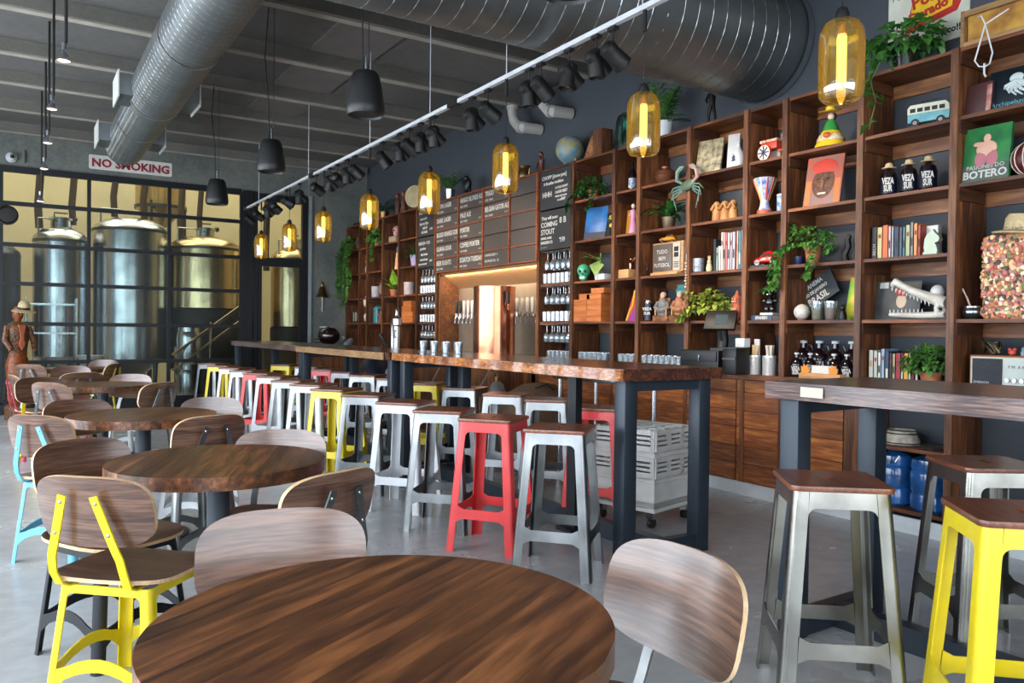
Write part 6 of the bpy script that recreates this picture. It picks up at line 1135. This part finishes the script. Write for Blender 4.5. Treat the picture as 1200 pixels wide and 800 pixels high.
# ------------------------------------------------------------------ on and around the long bar
t = T('coffee_machine', 'tall chrome coffee machine column with black hoses behind the bar', 'coffee machine', (4.35, 9.85, CT), -PI/2)
P(G().box((0, 0, .02), (.3, .26, .04)).lathe([(.05, .04), (.05, .36), (.07, .38), (.07, .46), (.03, .5), (.02, .56), (.035, .6)], 16, c=(.06, 0, 0)).lathe([(.035, .04), (.035, .42), (.02, .45)], 14, c=(-.06, 0, 0)), 'columns', M_ss, t); P(G().tube([(-.1, -.02, .06), (-.3, -.02, .12), (-.42, -.04, .24)], [.05, .045, .035], 10), 'grip', M_black, t); P(G().tube([(.06, -.05, .3), (.16, -.08, .3), (.18, -.08, .2)], .014, 8), 'spout', M_ss, t)
for k in range(7):
    t = T('pint_glass', None, 'glass', (3.08+.05*(k % 2), 6.35-.11*k, 1.07), 0, 'glasses standing on the bar'); tag(t, ordinal(k)+' clear glass from the far side in the cluster on the bar', None)
    P(G().lathe([(.024, 0), (.03, .004), (.036, .1), (.034, .1), (.027, .01), (.002, .01)], 14, cap=False), 'glass', M_gl, t); P(G().lathe([(.0265, .012), (.033, .08)], 14, cap=False), 'printed_band', clear('frosted_print', 'c6d2dc', .35, .3), t)
t = T('football_helmet', 'black football helmet with a face guard on the far end of the bar', 'helmet', (4.35, 12.5, .95), -2.2)
P(G().ball((0, 0, .2), (.15, .18, .15), 20, 14), 'shell', M_growl, t); P(G().tube([(-.13, -.1, .16), (-.06, -.22, .14), (.06, -.22, .14), (.13, -.1, .16)], .01, 6).tube([(-.12, -.1, .1), (-.06, -.2, .09), (.06, -.2, .09), (.12, -.1, .1)], .01, 6), 'face_guard', M_ssd, t); P(G().box((0, -.05, .343), (.03, .2, .01)), 'stripe', M_white, t)
tag(P(G().box((4.35, 12.2, .46), (.9, 1.2, .92)).box((4.35, 12.2, .935), (.94, 1.24, .03)), 'side_cabinet', M_bkz), 'dark cabinet under the football helmet at the end wall', 'cabinet')
t = T('pigeon_figure', 'small grey bird figure on the counter past the bar', 'figurine', (4.5, 12.0, .95), -1.2); P(G().ball((0, 0, .09), (.06, .12, .06), 14, 8, rot=(.6, 0, 0)).ball((0, -.1, .17), .04, 10, 8), 'body', pm('6a7078', .6), t); P(G().lathe([(.01, -.02), (.001, -.05)], 6, c=(0, -.12, .17), ax='y'), 'beak', M_dark, t)
t = T('dish_rack_stack', 'stack of white plastic glass racks on a wheeled dolly under the bar', 'rack stack', (3.64, 4.05, 0), math.radians(14)); t.scale = (1, 1, .86); M_rackm = plain('rack_plastic', 'd6d6d2', .5)
P(G().box((0, 0, .14), (.5, .5, .03)), 'dolly', M_rackm, t)
for sx in (-1, 1):
    for sy in (-1, 1): c_ = P(G().lathe([(.035, -.015), (.035, .015)], 14, c=(sx*.2, sy*.2, .035), ax='y'), 'caster', M_dark, t); P(G().box((sx*.2, sy*.2, .1), (.05, .05, .06)), 'caster_fork', M_ss, c_)
for lv, (z0, h_) in enumerate(((.16, .18), (.34, .2), (.54, .2))):
    r_ = P(G().box((0, -.245, z0+.02), (.5, .012, .04)).box((0, .245, z0+.02), (.5, .012, .04)).box((-.245, 0, z0+.02), (.012, .5, .04)).box((.245, 0, z0+.02), (.012, .5, .04)).box((0, 0, z0+.008), (.49, .49, .01)), 'rack', M_rackm, t)
    for side in range(4):
        Rk = Matrix.Rotation(side*PI/2, 4, 'Z'); gg = G()
        if lv == 0: gg.box((0, -.245, z0+h_/2), (.5, .012, h_-.004))
        else:
            gg.box((0, -.245, z0+.055), (.5, .012, .05)); gg.box((0, -.245, z0+h_-.01), (.5, .012, .016))
            for q in range(3): gg.box((0, -.245, z0+.09+q*.035+.013), (.5, .012, .02))
            for q in (-.24, -.08, .08, .24): gg.box((q, -.245, z0+h_/2+.02), (.045, .012, h_-.05))
        P(gg.move(Rk), 'rack_wall', M_rackm, r_)
gg = G()
for k in range(5): gg.box((-.2+.1*k, 0, .725), (.008, .48, .03)).box((0, -.2+.1*k, .725), (.48, .008, .03))
P(gg, 'divider_grid', M_rackm, t)
t = T('prep_table', 'stainless steel work table behind the bar', 'work table', (4.25, 5.0, 0)); P(G().box((0, 0, .88), (.5, 1.3, .05), bev=.004), 'top', M_ss, t)
for sx in (-.2, .2):
    for sy in (-.6, .6): P(G().tube([(sx, sy, 0), (sx, sy, .86)], .02, 10), 'leg', M_ss, t)
t = T('paper_sack', 'slumped brown paper sack on the far side of the bar', 'sack', (4.15, 6.2, 0)); P(G().loft([[(x*.3*s+o, y*.28*s, z) for x, y in se(1, 1, 2.6, 24)] for z, s, o in ((0, .9, 0), (.2, 1.05, .02), (.5, 1, -.02), (.68, .85, .04), (.76, .5, .08), (.78, .1, .1))]), 'sack_body', plain('kraft_paper', '8a6f58', .85, bump=.6, scale=6, hex2='6a5240'), t); P(G().tube([(-.1, -.2, .74), (0, -.25, .78), (.12, -.2, .72)], .008, 6), 'tie', M_dark, t)
t = T('white_canister', 'rounded pale grey canister under the middle of the bar', 'canister', (4.2, 9.5, 0)); P(G().lathe([(.12, 0), (.14, .05), (.14, .6), (.12, .74), (.06, .8), (.01, .81)], 20), 'canister_body', pm('a8b2bc', .4), t); P(G().lathe([(.03, .8), (.03, .84)], 10), 'valve', M_ss, t)
t = T('waste_bin', 'tall dark blue bin liner bag behind the bar', 'bin', (4.3, 10.4, 0)); P(G().loft([[(x*.25*s, y*.3*s, z) for x, y in se(1, 1, 2.5, 22)] for z, s in ((0, .8), (.3, 1.05), (.6, 1), (.82, .7), (.9, .3))]), 'bag', plain('bin_liner', '1c2a3c', .35, bump=.5, scale=9), t); P(G().lathe([(.08, .88), (.03, .92), (.07, .98)], 12), 'knot', MATS['bin_liner'], t)
for k, (y, x) in enumerate(((7.0, 4.25), (8.0, 4.2))):
    t = T('co2_cylinder', 'slim steel gas cylinder behind the bar, %s' % ('nearer one' if k == 0 else 'farther one'), 'gas cylinder', (x, y, 0), 0, 'gas cylinders behind the bar'); P(G().lathe([(.09, 0), (.1, .02), (.1, .6), (.07, .7), (.03, .74)], 18), 'cylinder', M_ssd if k else pm('9aa0a2', .4, .4), t); P(G().lathe([(.025, .74), (.025, .8)], 10).box((0, 0, .8), (.08, .02, .02)), 'valve', M_brass, t)
    P(G().tube([(0, 0, .8), (-.1, -.05, .9), (-.2, 0, .7), (-.15, .1, .4)], .008, 6), 'hose', pm('8a8a80', .5), t)
